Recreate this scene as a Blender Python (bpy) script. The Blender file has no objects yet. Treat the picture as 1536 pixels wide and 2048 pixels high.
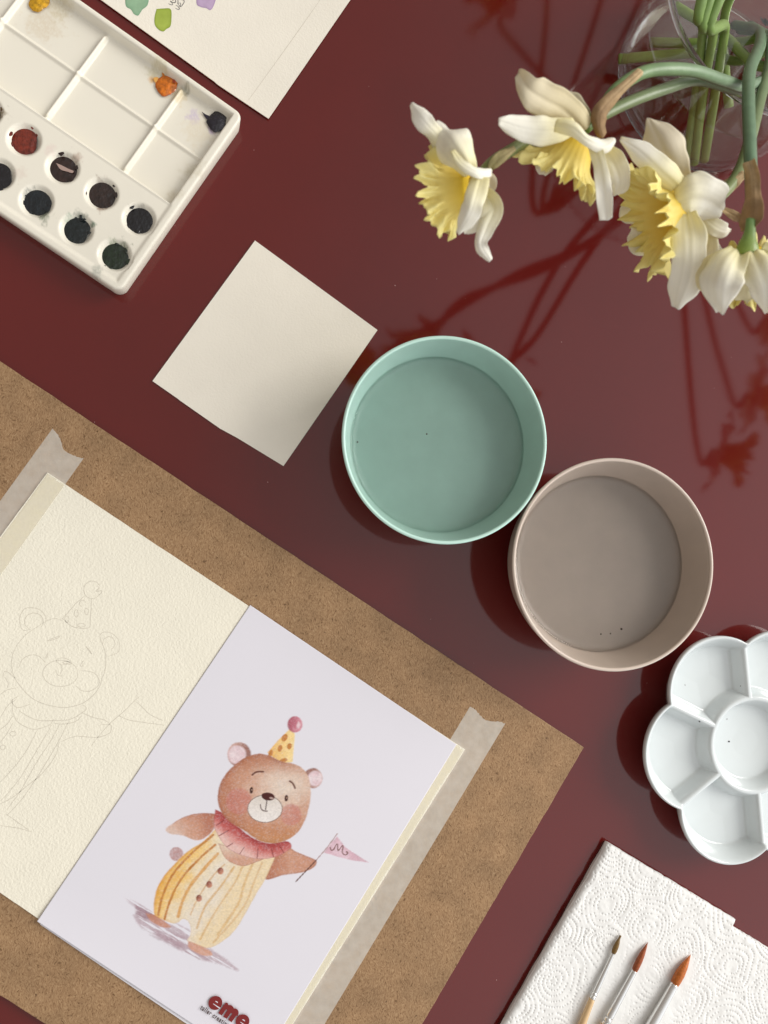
import bpy, math, random
import numpy as np
from mathutils import Matrix, Vector

random.seed(7); rng = np.random.default_rng(7)
scene = bpy.context.scene
COL = scene.collection

# ------------------------------------------------------------------ camera
D = 0.45            # camera height above the table (m)
F = 1500.0          # focal length in photo pixels
CX, CY = 768.0, 1024.0
NAD = (540.0, 1100.0)   # the point straight below the camera
nd = np.array([NAD[0]-CX, NAD[1]-CY, F]); nd /= np.linalg.norm(nd)
ex = np.cross([0, 1, 0], nd); ex /= np.linalg.norm(ex)
ey = np.cross(nd, ex)
def to_world(v): return np.array([v@ex, -(v@ey), -(v@nd)])
def P(px, py, z=0.0):
    w = to_world(np.array([px-CX, py-CY, F], float))
    t = (D-z)/(-w[2])
    return np.array([w[0]*t, w[1]*t, z])
def pix(p):
    p = np.asarray(p, float); q = p-np.array([0, 0, D])
    v = np.outer(q[..., 0].ravel(), ex)-np.outer(q[..., 1].ravel(), ey)-np.outer(q[..., 2].ravel(), nd)
    return (v[:, 0]/v[:, 2]*F+CX).reshape(p.shape[:-1]), (v[:, 1]/v[:, 2]*F+CY).reshape(p.shape[:-1])
def mm(px, z=0.0, at=None):       # photo pixels to metres at height z (near the photo point `at`)
    if at is None: return px*(D-z)/F
    c = P(*at, z); q = c+np.array([[1, 0, 0], [-1, 0, 0], [0, 1, 0], [0, -1, 0]])*.01
    X, Y = pix(q); return px*.01/np.mean(np.hypot(X-at[0], Y-at[1]))

cam_d = bpy.data.cameras.new('camera'); cam = bpy.data.objects.new('camera', cam_d); COL.objects.link(cam)
r_, u_, f_ = to_world(np.array([1., 0, 0])), -to_world(np.array([0, 1., 0])), to_world(np.array([0, 0, 1.]))
M = Matrix.Identity(4)
for i in range(3):
    M[i][0] = r_[i]; M[i][1] = u_[i]; M[i][2] = -f_[i]
M[2][3] = D
cam.matrix_world = M
cam_d.sensor_fit = 'VERTICAL'; cam_d.sensor_height = 24; cam_d.lens = 24*F/2048
cam_d.clip_start = 0.005; cam_d.clip_end = 50
cam_d.dof.use_dof = True; cam_d.dof.focus_distance = 0.445; cam_d.dof.aperture_fstop = cam_d.lens/2.6
scene.camera = cam
scene.render.resolution_x, scene.render.resolution_y = 768, 1024
scene.view_settings.view_transform = 'Standard'; scene.view_settings.look = 'None'
scene.view_settings.gamma = 1; scene.view_settings.exposure = -0.03
scene.render.engine = 'CYCLES'
scene.cycles.use_denoising = True
scene.cycles.max_bounces = 10; scene.cycles.transmission_bounces = 8; scene.cycles.transparent_max_bounces = 12
scene.cycles.glossy_bounces = 5; scene.cycles.sample_clamp_indirect = 6

# ------------------------------------------------------------------ room light
w = bpy.data.worlds.new('World'); scene.world = w; w.use_nodes = True
nt = w.node_tree; nt.nodes.clear()
wo = nt.nodes.new('ShaderNodeOutputWorld'); bg = nt.nodes.new('ShaderNodeBackground')
tc = nt.nodes.new('ShaderNodeTexCoord')
dot = nt.nodes.new('ShaderNodeVectorMath'); dot.operation = 'DOT_PRODUCT'; dot.inputs[1].default_value = (0.90, -0.30, 0.30)
mr = nt.nodes.new('ShaderNodeMapRange'); mr.inputs[1].default_value = -1; mr.inputs[2].default_value = 1
cr_ = nt.nodes.new('ShaderNodeValToRGB')
cr_.color_ramp.elements[0].position = 0.15; cr_.color_ramp.elements[0].color = (0.29, 0.25, 0.215, 1)
cr_.color_ramp.elements[1].position = 0.95; cr_.color_ramp.elements[1].color = (1.20, 1.22, 1.25, 1)
e_ = cr_.color_ramp.elements.new(0.58); e_.color = (0.50, 0.465, 0.435, 1)
nt.links.new(tc.outputs['Generated'], dot.inputs[0]); nt.links.new(dot.outputs['Value'], mr.inputs[0])
nt.links.new(mr.outputs[0], cr_.inputs[0]); nt.links.new(cr_.outputs[0], bg.inputs[0]); nt.links.new(bg.outputs[0], wo.inputs[0])
bg.inputs[1].default_value = 1.04

def area(name, loc, target, sx, sy, power, color):
    l = bpy.data.lights.new(name, 'AREA'); l.shape = 'RECTANGLE'; l.size = sx; l.size_y = sy; l.energy = power; l.color = color
    o = bpy.data.objects.new(name, l); COL.objects.link(o); o.location = loc
    d = Vector(target)-Vector(loc); o.rotation_euler = d.to_track_quat('-Z', 'Y').to_euler()
    return o
area('window_light', (3.0, .75, 1.75), (0.1, 0, 0), 1.8, 1.8, 108.0, (1.0, 0.965, 0.91))

# ------------------------------------------------------------------ helpers
ORG = {}
def tag(o, label=None, cat=None, group=None, kind=None):
    if label: o['label'] = label
    if cat: o['category'] = cat
    if group: o['group'] = group
    if kind: o['kind'] = kind
    return o
def thing(name, loc, label, cat, group=None):
    o = bpy.data.objects.new(name, None); COL.objects.link(o); o.location = tuple(loc); o.empty_display_size = 0.01
    ORG[o] = np.array(loc, float)
    return tag(o, label, cat, group)
def mesh(name, V, faces, mat, parent=None, colors=None, smooth=True, origin=None, mats=None, fmat=None):
    V = np.asarray(V, float)
    if parent is not None: org = ORG[parent]
    elif origin is not None: org = np.array(origin, float)
    else: org = np.array([(V[:, 0].min()+V[:, 0].max())/2, (V[:, 1].min()+V[:, 1].max())/2, V[:, 2].min()])
    me = bpy.data.meshes.new(name)
    if isinstance(faces, np.ndarray):
        n, k = faces.shape
        me.vertices.add(len(V)); me.vertices.foreach_set('co', (V-org).ravel())
        me.loops.add(n*k); me.loops.foreach_set('vertex_index', faces.ravel().astype(np.int32))
        me.polygons.add(n); me.polygons.foreach_set('loop_start', np.arange(0, n*k, k, dtype=np.int32))
        me.update(calc_edges=True)
    else:
        me.from_pydata([tuple(v) for v in (V-org)], [], faces)
    me.validate(); me.update()
    if smooth: me.polygons.foreach_set('use_smooth', [True]*len(me.polygons))
    if colors is not None:
        a = me.color_attributes.new('Col', 'FLOAT_COLOR', 'POINT')
        c = np.ones((len(V), 4)); c[:, :3] = colors; a.data.foreach_set('color', c.ravel())
    for m in (mats or [mat]): me.materials.append(m)
    if fmat is not None: me.polygons.foreach_set('material_index', fmat)
    o = bpy.data.objects.new(name, me); COL.objects.link(o)
    if parent is not None: o.parent = parent
    else: o.location = tuple(org)
    ORG[o] = org
    return o
def srgb(r, g, b):
    return tuple(((c/255)/12.92 if c/255 <= .04045 else ((c/255+.055)/1.055)**2.4) for c in (r, g, b))
def grid_faces(nu, nv, wrap=False):
    i = np.arange(nu-1)[:, None]; j = np.arange(nv if wrap else nv-1)[None, :]; j2 = (j+1) % nv
    a = i*nv+j; b = i*nv+j2; c = (i+1)*nv+j2; d = (i+1)*nv+j
    return np.stack([a, b, c, d], -1).reshape(-1, 4)
def catmull(pts, n):
    p = np.asarray(pts, float); p = np.vstack([2*p[0]-p[1], p, 2*p[-1]-p[-2]])
    out = []; m = len(p)-3
    for t in np.linspace(0, m, n):
        i = min(int(t), m-1); s = t-i; a, b, c, d = p[i:i+4]
        out.append(.5*(2*b+(c-a)*s+(2*a-5*b+4*c-d)*s*s+(3*b-a-3*c+d)*s**3))
    return np.array(out)
def unit(v): return v/(np.linalg.norm(v, axis=-1, keepdims=True)+1e-12)
def sstep(a, b, x):
    t = np.clip((x-a)/(b-a), 0, 1); return t*t*(3-2*t)
def vnoise(x, y, seed=0):
    xi = np.floor(x).astype(int); yi = np.floor(y).astype(int); fx = x-xi; fy = y-yi
    fx = fx*fx*(3-2*fx); fy = fy*fy*(3-2*fy)
    def h(a, b):
        n = (a*374761393+b*668265263+seed*1442695041) & 0xffffffff
        n = ((n ^ (n >> 13))*1274126177) & 0xffffffff
        return ((n ^ (n >> 16)) & 0xffff)/65535.0
    return (h(xi, yi)*(1-fx)+h(xi+1, yi)*fx)*(1-fy)+(h(xi, yi+1)*(1-fx)+h(xi+1, yi+1)*fx)*fy
def fbm(x, y, seed=0, o=4):
    s = 0; a = .5
    for k in range(o): s = s+a*vnoise(x*2**k, y*2**k, seed+k); a *= .5
    return s/(1-.5**o)

def mat(name, color=(.8, .8, .8), rough=.5, spec=.5, metal=0, attr=False, var=0, vscale=60, bump=0, bscale=800, bdist=.0003,
        coat=0, sss=0, trans=None, bdetail=3, stretch=None):
    m = bpy.data.materials.new(name); m.use_nodes = True; n = m.node_tree.nodes; L = m.node_tree.links
    b = n['Principled BSDF']; b.inputs['Base Color'].default_value = (*color, 1)
    b.inputs['Roughness'].default_value = rough; b.inputs['Specular IOR Level'].default_value = spec
    b.inputs['Metallic'].default_value = metal; b.inputs['Coat Weight'].default_value = coat
    if sss: b.inputs['Subsurface Weight'].default_value = sss; b.inputs['Subsurface Scale'].default_value = .003
    t = n.new('ShaderNodeTexCoord'); src = t.outputs['Object']
    if stretch:
        mp = n.new('ShaderNodeMapping'); mp.inputs['Scale'].default_value = stretch; L.new(src, mp.inputs[0]); src = mp.outputs[0]
    cout = None
    if attr:
        a = n.new('ShaderNodeVertexColor'); a.layer_name = 'Col'; cout = a.outputs[0]
    if var:
        nz = n.new('ShaderNodeTexNoise'); nz.inputs['Scale'].default_value = vscale; nz.inputs['Detail'].default_value = 6
        L.new(src, nz.inputs['Vector'])
        mrg = n.new('ShaderNodeMapRange'); mrg.inputs[1].default_value = .3; mrg.inputs[2].default_value = .7
        mrg.inputs[3].default_value = 1-var; mrg.inputs[4].default_value = 1+var*.4
        L.new(nz.outputs[0], mrg.inputs[0])
        mx = n.new('ShaderNodeMix'); mx.data_type = 'RGBA'; mx.blend_type = 'MULTIPLY'; mx.inputs[0].default_value = 1
        if cout: L.new(cout, mx.inputs[6])
        else: mx.inputs[6].default_value = (*color, 1)
        L.new(mrg.outputs[0], mx.inputs[7]); cout = mx.outputs[2]
    if cout: L.new(cout, b.inputs['Base Color'])
    if bump:
        nb = n.new('ShaderNodeTexNoise'); nb.inputs['Scale'].default_value = bscale; nb.inputs['Detail'].default_value = bdetail
        L.new(src, nb.inputs['Vector'])
        bp = n.new('ShaderNodeBump'); bp.inputs['Strength'].default_value = bump; bp.inputs['Distance'].default_value = bdist
        L.new(nb.outputs[0], bp.inputs['Height']); L.new(bp.outputs[0], b.inputs['Normal'])
    if trans is not None:
        tr = n.new('ShaderNodeBsdfTranslucent')
        if cout: L.new(cout, tr.inputs[0])
        else: tr.inputs[0].default_value = (*color, 1)
        ms = n.new('ShaderNodeMixShader'); ms.inputs[0].default_value = trans
        L.new(b.outputs[0], ms.inputs[1]); L.new(tr.outputs[0], ms.inputs[2])
        L.new(ms.outputs[0], n['Material Output'].inputs['Surface'])
    return m

# ------------------------------------------------------------------ table
def table_mat():
    m = mat('burgundy_lacquer', (0.118, 0.0075, 0.0062), rough=.075, spec=.62, var=.10, vscale=9, coat=0.0)
    n = m.node_tree.nodes; L = m.node_tree.links; b = n['Principled BSDF']
    t = n.new('ShaderNodeTexCoord'); nb = n.new('ShaderNodeTexNoise'); nb.inputs['Scale'].default_value = 7; nb.inputs['Detail'].default_value = 2
    L.new(t.outputs['Object'], nb.inputs['Vector'])
    n2 = n.new('ShaderNodeTexNoise'); n2.inputs['Scale'].default_value = 1600; L.new(t.outputs['Object'], n2.inputs['Vector'])
    b1 = n.new('ShaderNodeBump'); b1.inputs['Strength'].default_value = .25; b1.inputs['Distance'].default_value = .002
    b2 = n.new('ShaderNodeBump'); b2.inputs['Strength'].default_value = .10; b2.inputs['Distance'].default_value = .00005
    L.new(nb.outputs[0], b1.inputs['Height']); L.new(n2.outputs[0], b2.inputs['Height'])
    L.new(b1.outputs[0], b2.inputs['Normal']); L.new(b2.outputs[0], b.inputs['Normal'])
    return m
def box(name, x0, x1, y0, y1, z0, z1, m, parent=None):
    V = [(x, y, z) for z in (z0, z1) for x, y in ((x0, y0), (x1, y0), (x1, y1), (x0, y1))]
    Fc = [(3, 2, 1, 0), (4, 5, 6, 7), (0, 1, 5, 4), (1, 2, 6, 5), (2, 3, 7, 6), (3, 0, 4, 7)]
    return mesh(name, V, Fc, m, parent, smooth=False)
tb = box('table_top', -.75, .95, -.6, .85, -.028, 0, table_mat())
tag(tb, kind='structure')
bv = tb.modifiers.new('bevel', 'BEVEL'); bv.width = .004; bv.segments = 3

# ------------------------------------------------------------------ flat sheets
def slab(name, pts, z_top, thick, m, parent=None, jitter=0, seg=40, bevel=0, curl=None):
    """a flat piece cut to the outline pts (photo pixels read at its top face)"""
    out = []
    n = len(pts)
    for i in range(n):
        a = P(*pts[i], z_top); b = P(*pts[(i+1) % n], z_top)
        k = seg if jitter else 1
        nrm = unit(np.array([-(b-a)[1], (b-a)[0], 0]))
        for s in range(k):
            p = a+(b-a)*s/k
            if jitter and s: p = p+nrm*rng.normal(0, jitter)
            out.append(p)
    out = np.array(out); k = len(out); bot = out.copy(); bot[:, 2] = z_top-thick
    V = np.vstack([out, bot])
    area2 = sum(out[i][0]*out[(i+1) % k][1]-out[(i+1) % k][0]*out[i][1] for i in range(k))
    top = list(range(k)); btm = list(range(2*k-1, k-1, -1)); sides = [(i, i+k, (i+1) % k+k, (i+1) % k) for i in range(k)]
    if area2 < 0:
        top = top[::-1]; btm = btm[::-1]; sides = [s[::-1] for s in sides]
    o = mesh(name, V, [top, btm]+sides, m, parent, smooth=False)
    if bevel:
        md = o.modifiers.new('bevel', 'BEVEL'); md.width = bevel; md.segments = 2; md.limit_method = 'ANGLE'
    return o

# MDF board
def mdf_mat():
    m = bpy.data.materials.new('brown_fibreboard'); m.use_nodes = True; n = m.node_tree.nodes; L = m.node_tree.links
    b = n['Principled BSDF']; b.inputs['Roughness'].default_value = .62; b.inputs['Specular IOR Level'].default_value = .3
    t = n.new('ShaderNodeTexCoord')
    warp = n.new('ShaderNodeTexNoise'); warp.inputs['Scale'].default_value = 170; warp.inputs['Detail'].default_value = 2
    L.new(t.outputs['Object'], warp.inputs['Vector'])
    vm = n.new('ShaderNodeVectorMath'); vm.operation = 'MULTIPLY_ADD'; vm.inputs[1].default_value = (.006, .006, 0)
    L.new(warp.outputs['Color'], vm.inputs[0]); L.new(t.outputs['Object'], vm.inputs[2])
    mp = n.new('ShaderNodeMapping'); mp.inputs['Scale'].default_value = (1.0, .38, 1); mp.inputs['Rotation'].default_value = (0, 0, .9)
    L.new(vm.outputs[0], mp.inputs[0])
    f1 = n.new('ShaderNodeTexNoise'); f1.inputs['Scale'].default_value = 1900; f1.inputs['Detail'].default_value = 6; f1.inputs['Roughness'].default_value = .65
    L.new(mp.outputs[0], f1.inputs['Vector'])
    f2 = n.new('ShaderNodeTexNoise'); f2.inputs['Scale'].default_value = 60; f2.inputs['Detail'].default_value = 4
    L.new(t.outputs['Object'], f2.inputs['Vector'])
    r = n.new('ShaderNodeValToRGB'); E = r.color_ramp.elements
    E[0].position = .32; E[0].color = (*srgb(88, 62, 34), 1); E[1].position = .72; E[1].color = (*srgb(184, 154, 119), 1)
    e = E.new(.42); e.color = (*srgb(144, 112, 80), 1); e = E.new(.58); e.color = (*srgb(165, 133, 98), 1)
    L.new(f1.outputs[0], r.inputs[0])
    mx = n.new('ShaderNodeMix'); mx.data_type = 'RGBA'; mx.blend_type = 'MULTIPLY'; mx.inputs[0].default_value = 1
    g = n.new('ShaderNodeMapRange'); g.inputs[1].default_value = .3; g.inputs[2].default_value = .7; g.inputs[3].default_value = .86; g.inputs[4].default_value = 1.1
    L.new(f2.outputs[0], g.inputs[0]); L.new(r.outputs[0], mx.inputs[6]); L.new(g.outputs[0], mx.inputs[7])
    # dark specks of bark
    vo = n.new('ShaderNodeTexVoronoi'); vo.inputs['Scale'].default_value = 170; vo.inputs['Randomness'].default_value = 1
    L.new(vm.outputs[0], vo.inputs['Vector'])
    sp = n.new('ShaderNodeMapRange'); sp.inputs[1].default_value = .05; sp.inputs[2].default_value = .13; sp.inputs[3].default_value = .75; sp.inputs[4].default_value = 0
    L.new(vo.outputs['Distance'], sp.inputs[0])
    sel = n.new('ShaderNodeMath'); sel.operation = 'GREATER_THAN'; sel.inputs[1].default_value = .68
    sx = n.new('ShaderNodeSeparateColor'); L.new(vo.outputs['Color'], sx.inputs[0]); L.new(sx.outputs[0], sel.inputs[0])
    ml = n.new('ShaderNodeMath'); ml.operation = 'MULTIPLY'; L.new(sp.outputs[0], ml.inputs[0]); L.new(sel.outputs[0], ml.inputs[1])
    m2 = n.new('ShaderNodeMix'); m2.data_type = 'RGBA'; L.new(ml.outputs[0], m2.inputs[0]); L.new(mx.outputs[2], m2.inputs[6])
    m2.inputs[7].default_value = (*srgb(70, 45, 25), 1)
    L.new(m2.outputs[2], b.inputs['Base Color'])
    bp = n.new('ShaderNodeBump'); bp.inputs['Strength'].default_value = .35; bp.inputs['Distance'].default_value = .0002
    L.new(f1.outputs[0], bp.inputs['Height']); L.new(bp.outputs[0], b.inputs['Normal'])
    return m
ZB = .0032
board_pts = [(-330, 504), (1168, 1495), (640, 2399), (-330, 1781)]
board = slab('drawing_board', board_pts, ZB, ZB-.0002, mdf_mat(), jitter=.00012, seg=60, bevel=.0004)
tag(board, 'brown fibreboard drawing board lying on the burgundy table under the taped paper', 'drawing board')

paper_cold = mat('cold_press_paper', srgb(240, 235, 218), rough=.9, spec=.15, var=.03, vscale=40, bump=.65, bscale=850, bdist=.00045, bdetail=1.5)
paper_fine = mat('fine_watercolour_paper', srgb(241, 235, 221), rough=.9, spec=.15, var=.03, vscale=30, bump=.5, bscale=900, bdist=.0003)
ZS = ZB+.0006
paper_sheet = thing('watercolour_sheet', P(250, 1400, ZB), 'cream watercolour sheet with a faint pencil outline of a bear, taped to the brown board', 'paper')
def line_x(a, b, c, d):
    a, b, c, d = [np.array(q, float) for q in (a, b, c, d)]; A = np.array([b-a, c-d]).T; s = np.linalg.solve(A, c-a); return a+(b-a)*s[0]
low = line_x((913, 1489), (569, 2048), (76, 1842), (386, 2048))
sheet_poly = [(95, 945), (930, 1499), (low[0]+20, low[1]-6), (low[0]-8, low[1]-6), (76, 1837), (-349, 1547)]
slab('paper', sheet_poly, ZS, .0005, paper_cold, paper_sheet, jitter=.00004, seg=60)
sw = thing('swatch_sheet', P(560, 40, 0), 'cream sheet with green and lilac colour swatches above the paint palette', 'paper')
ZW = .0016
slab('paper', [(203, 0), (-20, -157), (330, -655), (875, -253), (700, 0), (537, 237), (437, 170), (432, 166), (429, 163)], ZW, .0006, paper_fine, sw)
tst = slab('test_square', [(510, 481), (755, 660), (567, 932), (475, 876), (440, 857), (360, 801), (355, 797), (305, 762)], .0009, .0006, paper_fine)
tag(tst, 'small blank square of cream paper between the paint palette and the mint bowl', 'paper')

# swatches: thin paint films with uneven edges
def blob(name, poly, z, m, parent, n=64, wob=.35, dome=0.00005, colors=None, fine=14):
    c = catmull(list(poly)+[poly[0]], n+1)[:-1]
    ctr = c.mean(0)
    rings = [1.0, .93, .8, .6, .35, .12]
    V = []; C = []
    for k, s in enumerate(rings):
        q = ctr+(c-ctr)*s
        for i, (x, y) in enumerate(q):
            zz = z+dome*(1-s**2) if k else z-0.00002
            V.append(P(x, y, zz))
            if colors is not None:
                a, b = colors
                f = 1-math.exp(-((1-s)/.10)) if s < 1 else 0
                f = f*(.8+.4*vnoise(np.array([x/fine]), np.array([y/fine]), 5)[0])
                f = min(1, f); C.append(tuple(b[j]*(1-f)+a[j]*f for j in range(3)))
    nn = len(c); fc = [tuple(int(v) for v in f) for f in grid_faces(len(rings), nn, True)]
    fc.append(tuple(range((len(rings)-1)*nn, len(rings)*nn)))
    # make normals face up
    a = np.array(V[fc[0][0]]); b = np.array(V[fc[0][1]]); d = np.array(V[fc[0][3]])
    if np.cross(b-a, d-a)[2] < 0: fc = [f[::-1] for f in fc]
    return mesh(name, V, fc, m, parent, colors=C if colors is not None else None)
wash = mat('dried_wash', attr=True, rough=.85, spec=.15, var=.10, vscale=260, bump=.2, bscale=900, bdist=.0001)
blob('paint_swatch', [(250, -8), (252, 12), (262, 19), (268, 28), (276, 31), (281, 25), (285, 19), (295, 10), (298, -8), (298, -30), (254, -28)], ZW+.0001, wash, sw, colors=(srgb(150, 183, 150), srgb(118, 160, 128)))
blob('paint_swatch', [(313, 18), (326, 17), (341, 18), (343, 34), (341, 52), (333, 58), (326, 63), (317, 59), (310, 50), (309, 36)], ZW+.0001, wash, sw, colors=(srgb(168, 185, 85), srgb(130, 150, 50)))
blob('paint_swatch', [(396, -25), (393, 6), (402, 14), (412, 16), (421, 20), (428, 10), (434, -10), (438, -30)], ZW+.0001, wash, sw, colors=(srgb(192, 168, 198), srgb(165, 138, 178)))

def ribbons(name, lines, z, wpx, m, parent, jit=.25):
    V = []; Fc = []
    for ln in lines:
        wl = wpx
        if isinstance(ln, tuple): ln, wl = ln
        c = catmull(ln, max(6, int(sum(math.dist(a, b) for a, b in zip(ln[:-1], ln[1:]))/3)+2)) if len(ln) > 2 else np.linspace(ln[0], ln[1], 8)
        c = c+rng.normal(0, jit*.4, c.shape)
        d = unit(np.gradient(c, axis=0)); nrm = np.stack([-d[:, 1], d[:, 0]], 1)
        ww = wl*.5*(.55+.45*np.sin(np.linspace(0, math.pi, len(c))))*(1+rng.normal(0, .15, len(c)))
        base = len(V)
        for i in range(len(c)):
            V.append(P(*(c[i]+nrm[i]*ww[i]), z)); V.append(P(*(c[i]-nrm[i]*ww[i]), z))
            if i: Fc.append((base+2*i-2, base+2*i, base+2*i+1, base+2*i-1))
    a, b, c = (np.array(V[i]) for i in Fc[0][:3])
    if np.cross(b-a, c-a)[2] < 0: Fc = [f[::-1] for f in Fc]
    return mesh(name, V, Fc, m, parent, smooth=False)
def Z(pts, s, ox, oy): return [(ox+x/s, oy+y/s) for x, y in pts]
ink = mat('grey_ink', srgb(95, 92, 92), rough=.6)
hw = [[(745, 50), (775, 64), (800, 68), (806, 55), (790, 35), (772, 15)], [(772, 10), (800, 30), (830, 38), (848, 22), (845, 0), (838, -20)],
      [(800, -10), (815, 12)], [(842, 112), (870, 128), (895, 130), (898, 112), (880, 90), (850, 72)],
      [(878, -20), (880, 20), (876, 55)], [(876, 50), (915, 40), (915, 88), (935, 80), (970, 15), (930, -5), (905, -15)], [(880, 55), (905, 88), (920, 85)]]
ribbons('handwriting', [Z(l, 6.98, 230, 0) for l in hw], ZW+.00006, 1.5, ink, sw)
faint = mat('faint_crease', srgb(200, 190, 172), rough=.9)
ribbons('pencil_line', [[(640, 0), (575, 92), (497, 200)]], ZW+.00006, .8, faint, sw, jit=.1)

# pencil sketch of the bear on the watercolour sheet
pencil = mat('pencil_grey', srgb(217, 210, 194), rough=.7, var=.12, vscale=2500)
def circ(cx, cy, rx, ry, a0=0, a1=360, n=18, rot=0):
    o = []
    for t in np.radians(np.linspace(a0, a1, n)):
        x, y = rx*math.cos(t), ry*math.sin(t); o.append((cx+x*math.cos(rot)-y*math.sin(rot), cy+x*math.sin(rot)+y*math.cos(rot)))
    return o
S = 4.267
sk = [circ(787, 255, 72, 75, 30, 330), [(830, 215), (845, 240), (815, 270), (868, 262), (862, 285), (845, 300)],
      [(725, 305), (640, 380), (580, 450), (535, 500)], [(785, 330), (775, 450), (768, 575)],
      [(535, 500), (590, 550), (640, 575), (720, 585), (770, 575)],
      circ(705, 370, 28, 28, 100, 350), circ(652, 455, 17, 32), circ(740, 440, 17, 28), circ(572, 505, 18, 28), circ(695, 557, 32, 16),
      [(265, 590), (200, 600), (170, 540), (175, 470), (215, 415), (270, 407), (340, 425), (385, 475), (395, 520)],
      circ(290, 525, 80, 72, 120, 400),
      [(535, 515), (470, 500), (400, 520), (320, 570), (230, 630), (150, 720), (105, 820), (102, 900), (115, 980), (160, 1060), (250, 1160), (340, 1215), (440, 1245), (550, 1260), (640, 1245), (720, 1215), (800, 1150), (850, 1080), (870, 1010), (895, 950), (905, 840), (890, 760), (862, 690), (855, 640), (890, 615), (950, 625), (1005, 670), (1022, 730), (1005, 790), (920, 825)],
      circ(930, 710, 52, 55, 170, 430), [(400, 690), (450, 670), (505, 648), (500, 662), (450, 682), (405, 692)],
      [(733, 735), (760, 765), (785, 803), (770, 790), (738, 745)], [(412, 790), (390, 830), (400, 835), (412, 800)],
      [(715, 858), (690, 890), (688, 905), (705, 908), (710, 880)],
      circ(516, 968, 150, 112), [(480, 860), (500, 840), (550, 838), (600, 860), (605, 885), (575, 890), (520, 893), (480, 860)],
      circ(565, 875, 28, 10), [(525, 895), (530, 930), (510, 985)], [(475, 940), (490, 975), (512, 990), (540, 985)],
      [(390, 880), (330, 820), (260, 812), (190, 850), (160, 920)], [(690, 945), (780, 955), (830, 990), (845, 1060), (780, 1115), (700, 1115), (650, 1075)],
      [(25, 1000), (40, 950), (80, 965), (130, 1010)], [(40, 1000), (70, 1050), (60, 1100)],
      [(165, 1160), (110, 1190), (105, 1220), (150, 1260), (230, 1240), (260, 1230)], [(165, 1290), (250, 1340), (340, 1370), (470, 1370), (600, 1360), (720, 1290), (735, 1255), (700, 1235)],
      [(105, 1190), (110, 1290), (140, 1370), (210, 1420), (300, 1445), (420, 1410), (455, 1360)], [(460, 1390), (540, 1400), (640, 1380), (700, 1330)],
      [(700, 1305), (800, 1345), (890, 1365), (935, 1395)], [(855, 1407), (935, 1403), (950, 1430), (930, 1480), (820, 1515), (650, 1505), (520, 1550)],
      [(780, 1585), (870, 1470), (940, 1395), (1060, 1290), (1140, 1210), (1190, 1165)], [(1150, 1205), (1200, 1240), (1270, 1310), (1340, 1350), (1390, 1370)],
      [(1015, 1330), (1100, 1365), (1220, 1385), (1400, 1410)],
      [(510, 1400), (430, 1550), (330, 1700), (250, 1840), (170, 1980), (60, 2130)], [(580, 1390), (500, 1550), (400, 1720), (300, 1880), (180, 2050), (60, 2180)],
      [(440, 1410), (360, 1550), (270, 1700), (180, 1850), (60, 2000), (0, 2060)], [(320, 1450), (230, 1620), (120, 1770), (0, 1900)],
      [(110, 1390), (60, 1480), (0, 1560)], circ(112, 1483, 28, 20), circ(25, 1600, 22, 20), [(0, 1450), (60, 1400), (110, 1330)], [(0, 1350), (70, 1240), (140, 1190)],
      [(0, 1150), (60, 1110), (150, 1090)]]
lines = [Z(l, S, 0, 1120) for l in sk]
lines += [Z(l, 5.12, 0, 1440) for l in ([(60, 960), (130, 1010), (200, 1060), (300, 1130)], [(0, 1080), (100, 1095), (200, 1110), (320, 1145)], [(0, 860), (120, 800), (260, 690), (420, 560), (560, 380), (610, 230)])]
ribbons('pencil_sketch', lines, ZS+.00005, 1.25, pencil, paper_sheet)

# masking tape
def in_poly(pt, poly):
    x, y = pt; c = False; n = len(poly)
    for i in range(n):
        x1, y1 = poly[i]; x2, y2 = poly[(i+1) % n]
        if (y1 > y) != (y2 > y) and x < (x2-x1)*(y-y1)/(y2-y1)+x1: c = not c
    return c
def tape_mat():
    m = bpy.data.materials.new('washi_masking_tape'); m.use_nodes = True; n = m.node_tree.nodes; L = m.node_tree.links
    b = n['Principled BSDF']; b.inputs['Base Color'].default_value = (.85, .81, .73, 1); b.inputs['Roughness'].default_value = .55
    t = n.new('ShaderNodeTexCoord'); nz = n.new('ShaderNodeTexNoise'); nz.inputs['Scale'].default_value = 170; nz.inputs['Detail'].default_value = 5
    L.new(t.outputs['Object'], nz.inputs['Vector'])
    mrg = n.new('ShaderNodeMapRange'); mrg.inputs[1].default_value = .3; mrg.inputs[2].default_value = .7; mrg.inputs[3].default_value = .42; mrg.inputs[4].default_value = .53
    L.new(nz.outputs[0], mrg.inputs[0])
    nb = n.new('ShaderNodeTexNoise'); nb.inputs['Scale'].default_value = 900; nb.inputs['Detail'].default_value = 4; L.new(t.outputs['Object'], nb.inputs['Vector'])
    bp = n.new('ShaderNodeBump'); bp.inputs['Strength'].default_value = .3; bp.inputs['Distance'].default_value = .0003
    L.new(nb.outputs[0], bp.inputs['Height']); L.new(bp.outputs[0], b.inputs['Normal'])
    tr = n.new('ShaderNodeBsdfTransparent'); tr.inputs[0].default_value = (1.0, .985, .88, 1)
    ms = n.new('ShaderNodeMixShader'); L.new(mrg.outputs[0], ms.inputs[0]); L.new(tr.outputs[0], ms.inputs[1]); L.new(b.outputs[0], ms.inputs[2])
    L.new(ms.outputs[0], n['Material Output'].inputs['Surface'])
    return m
TAPE = tape_mat()
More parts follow.
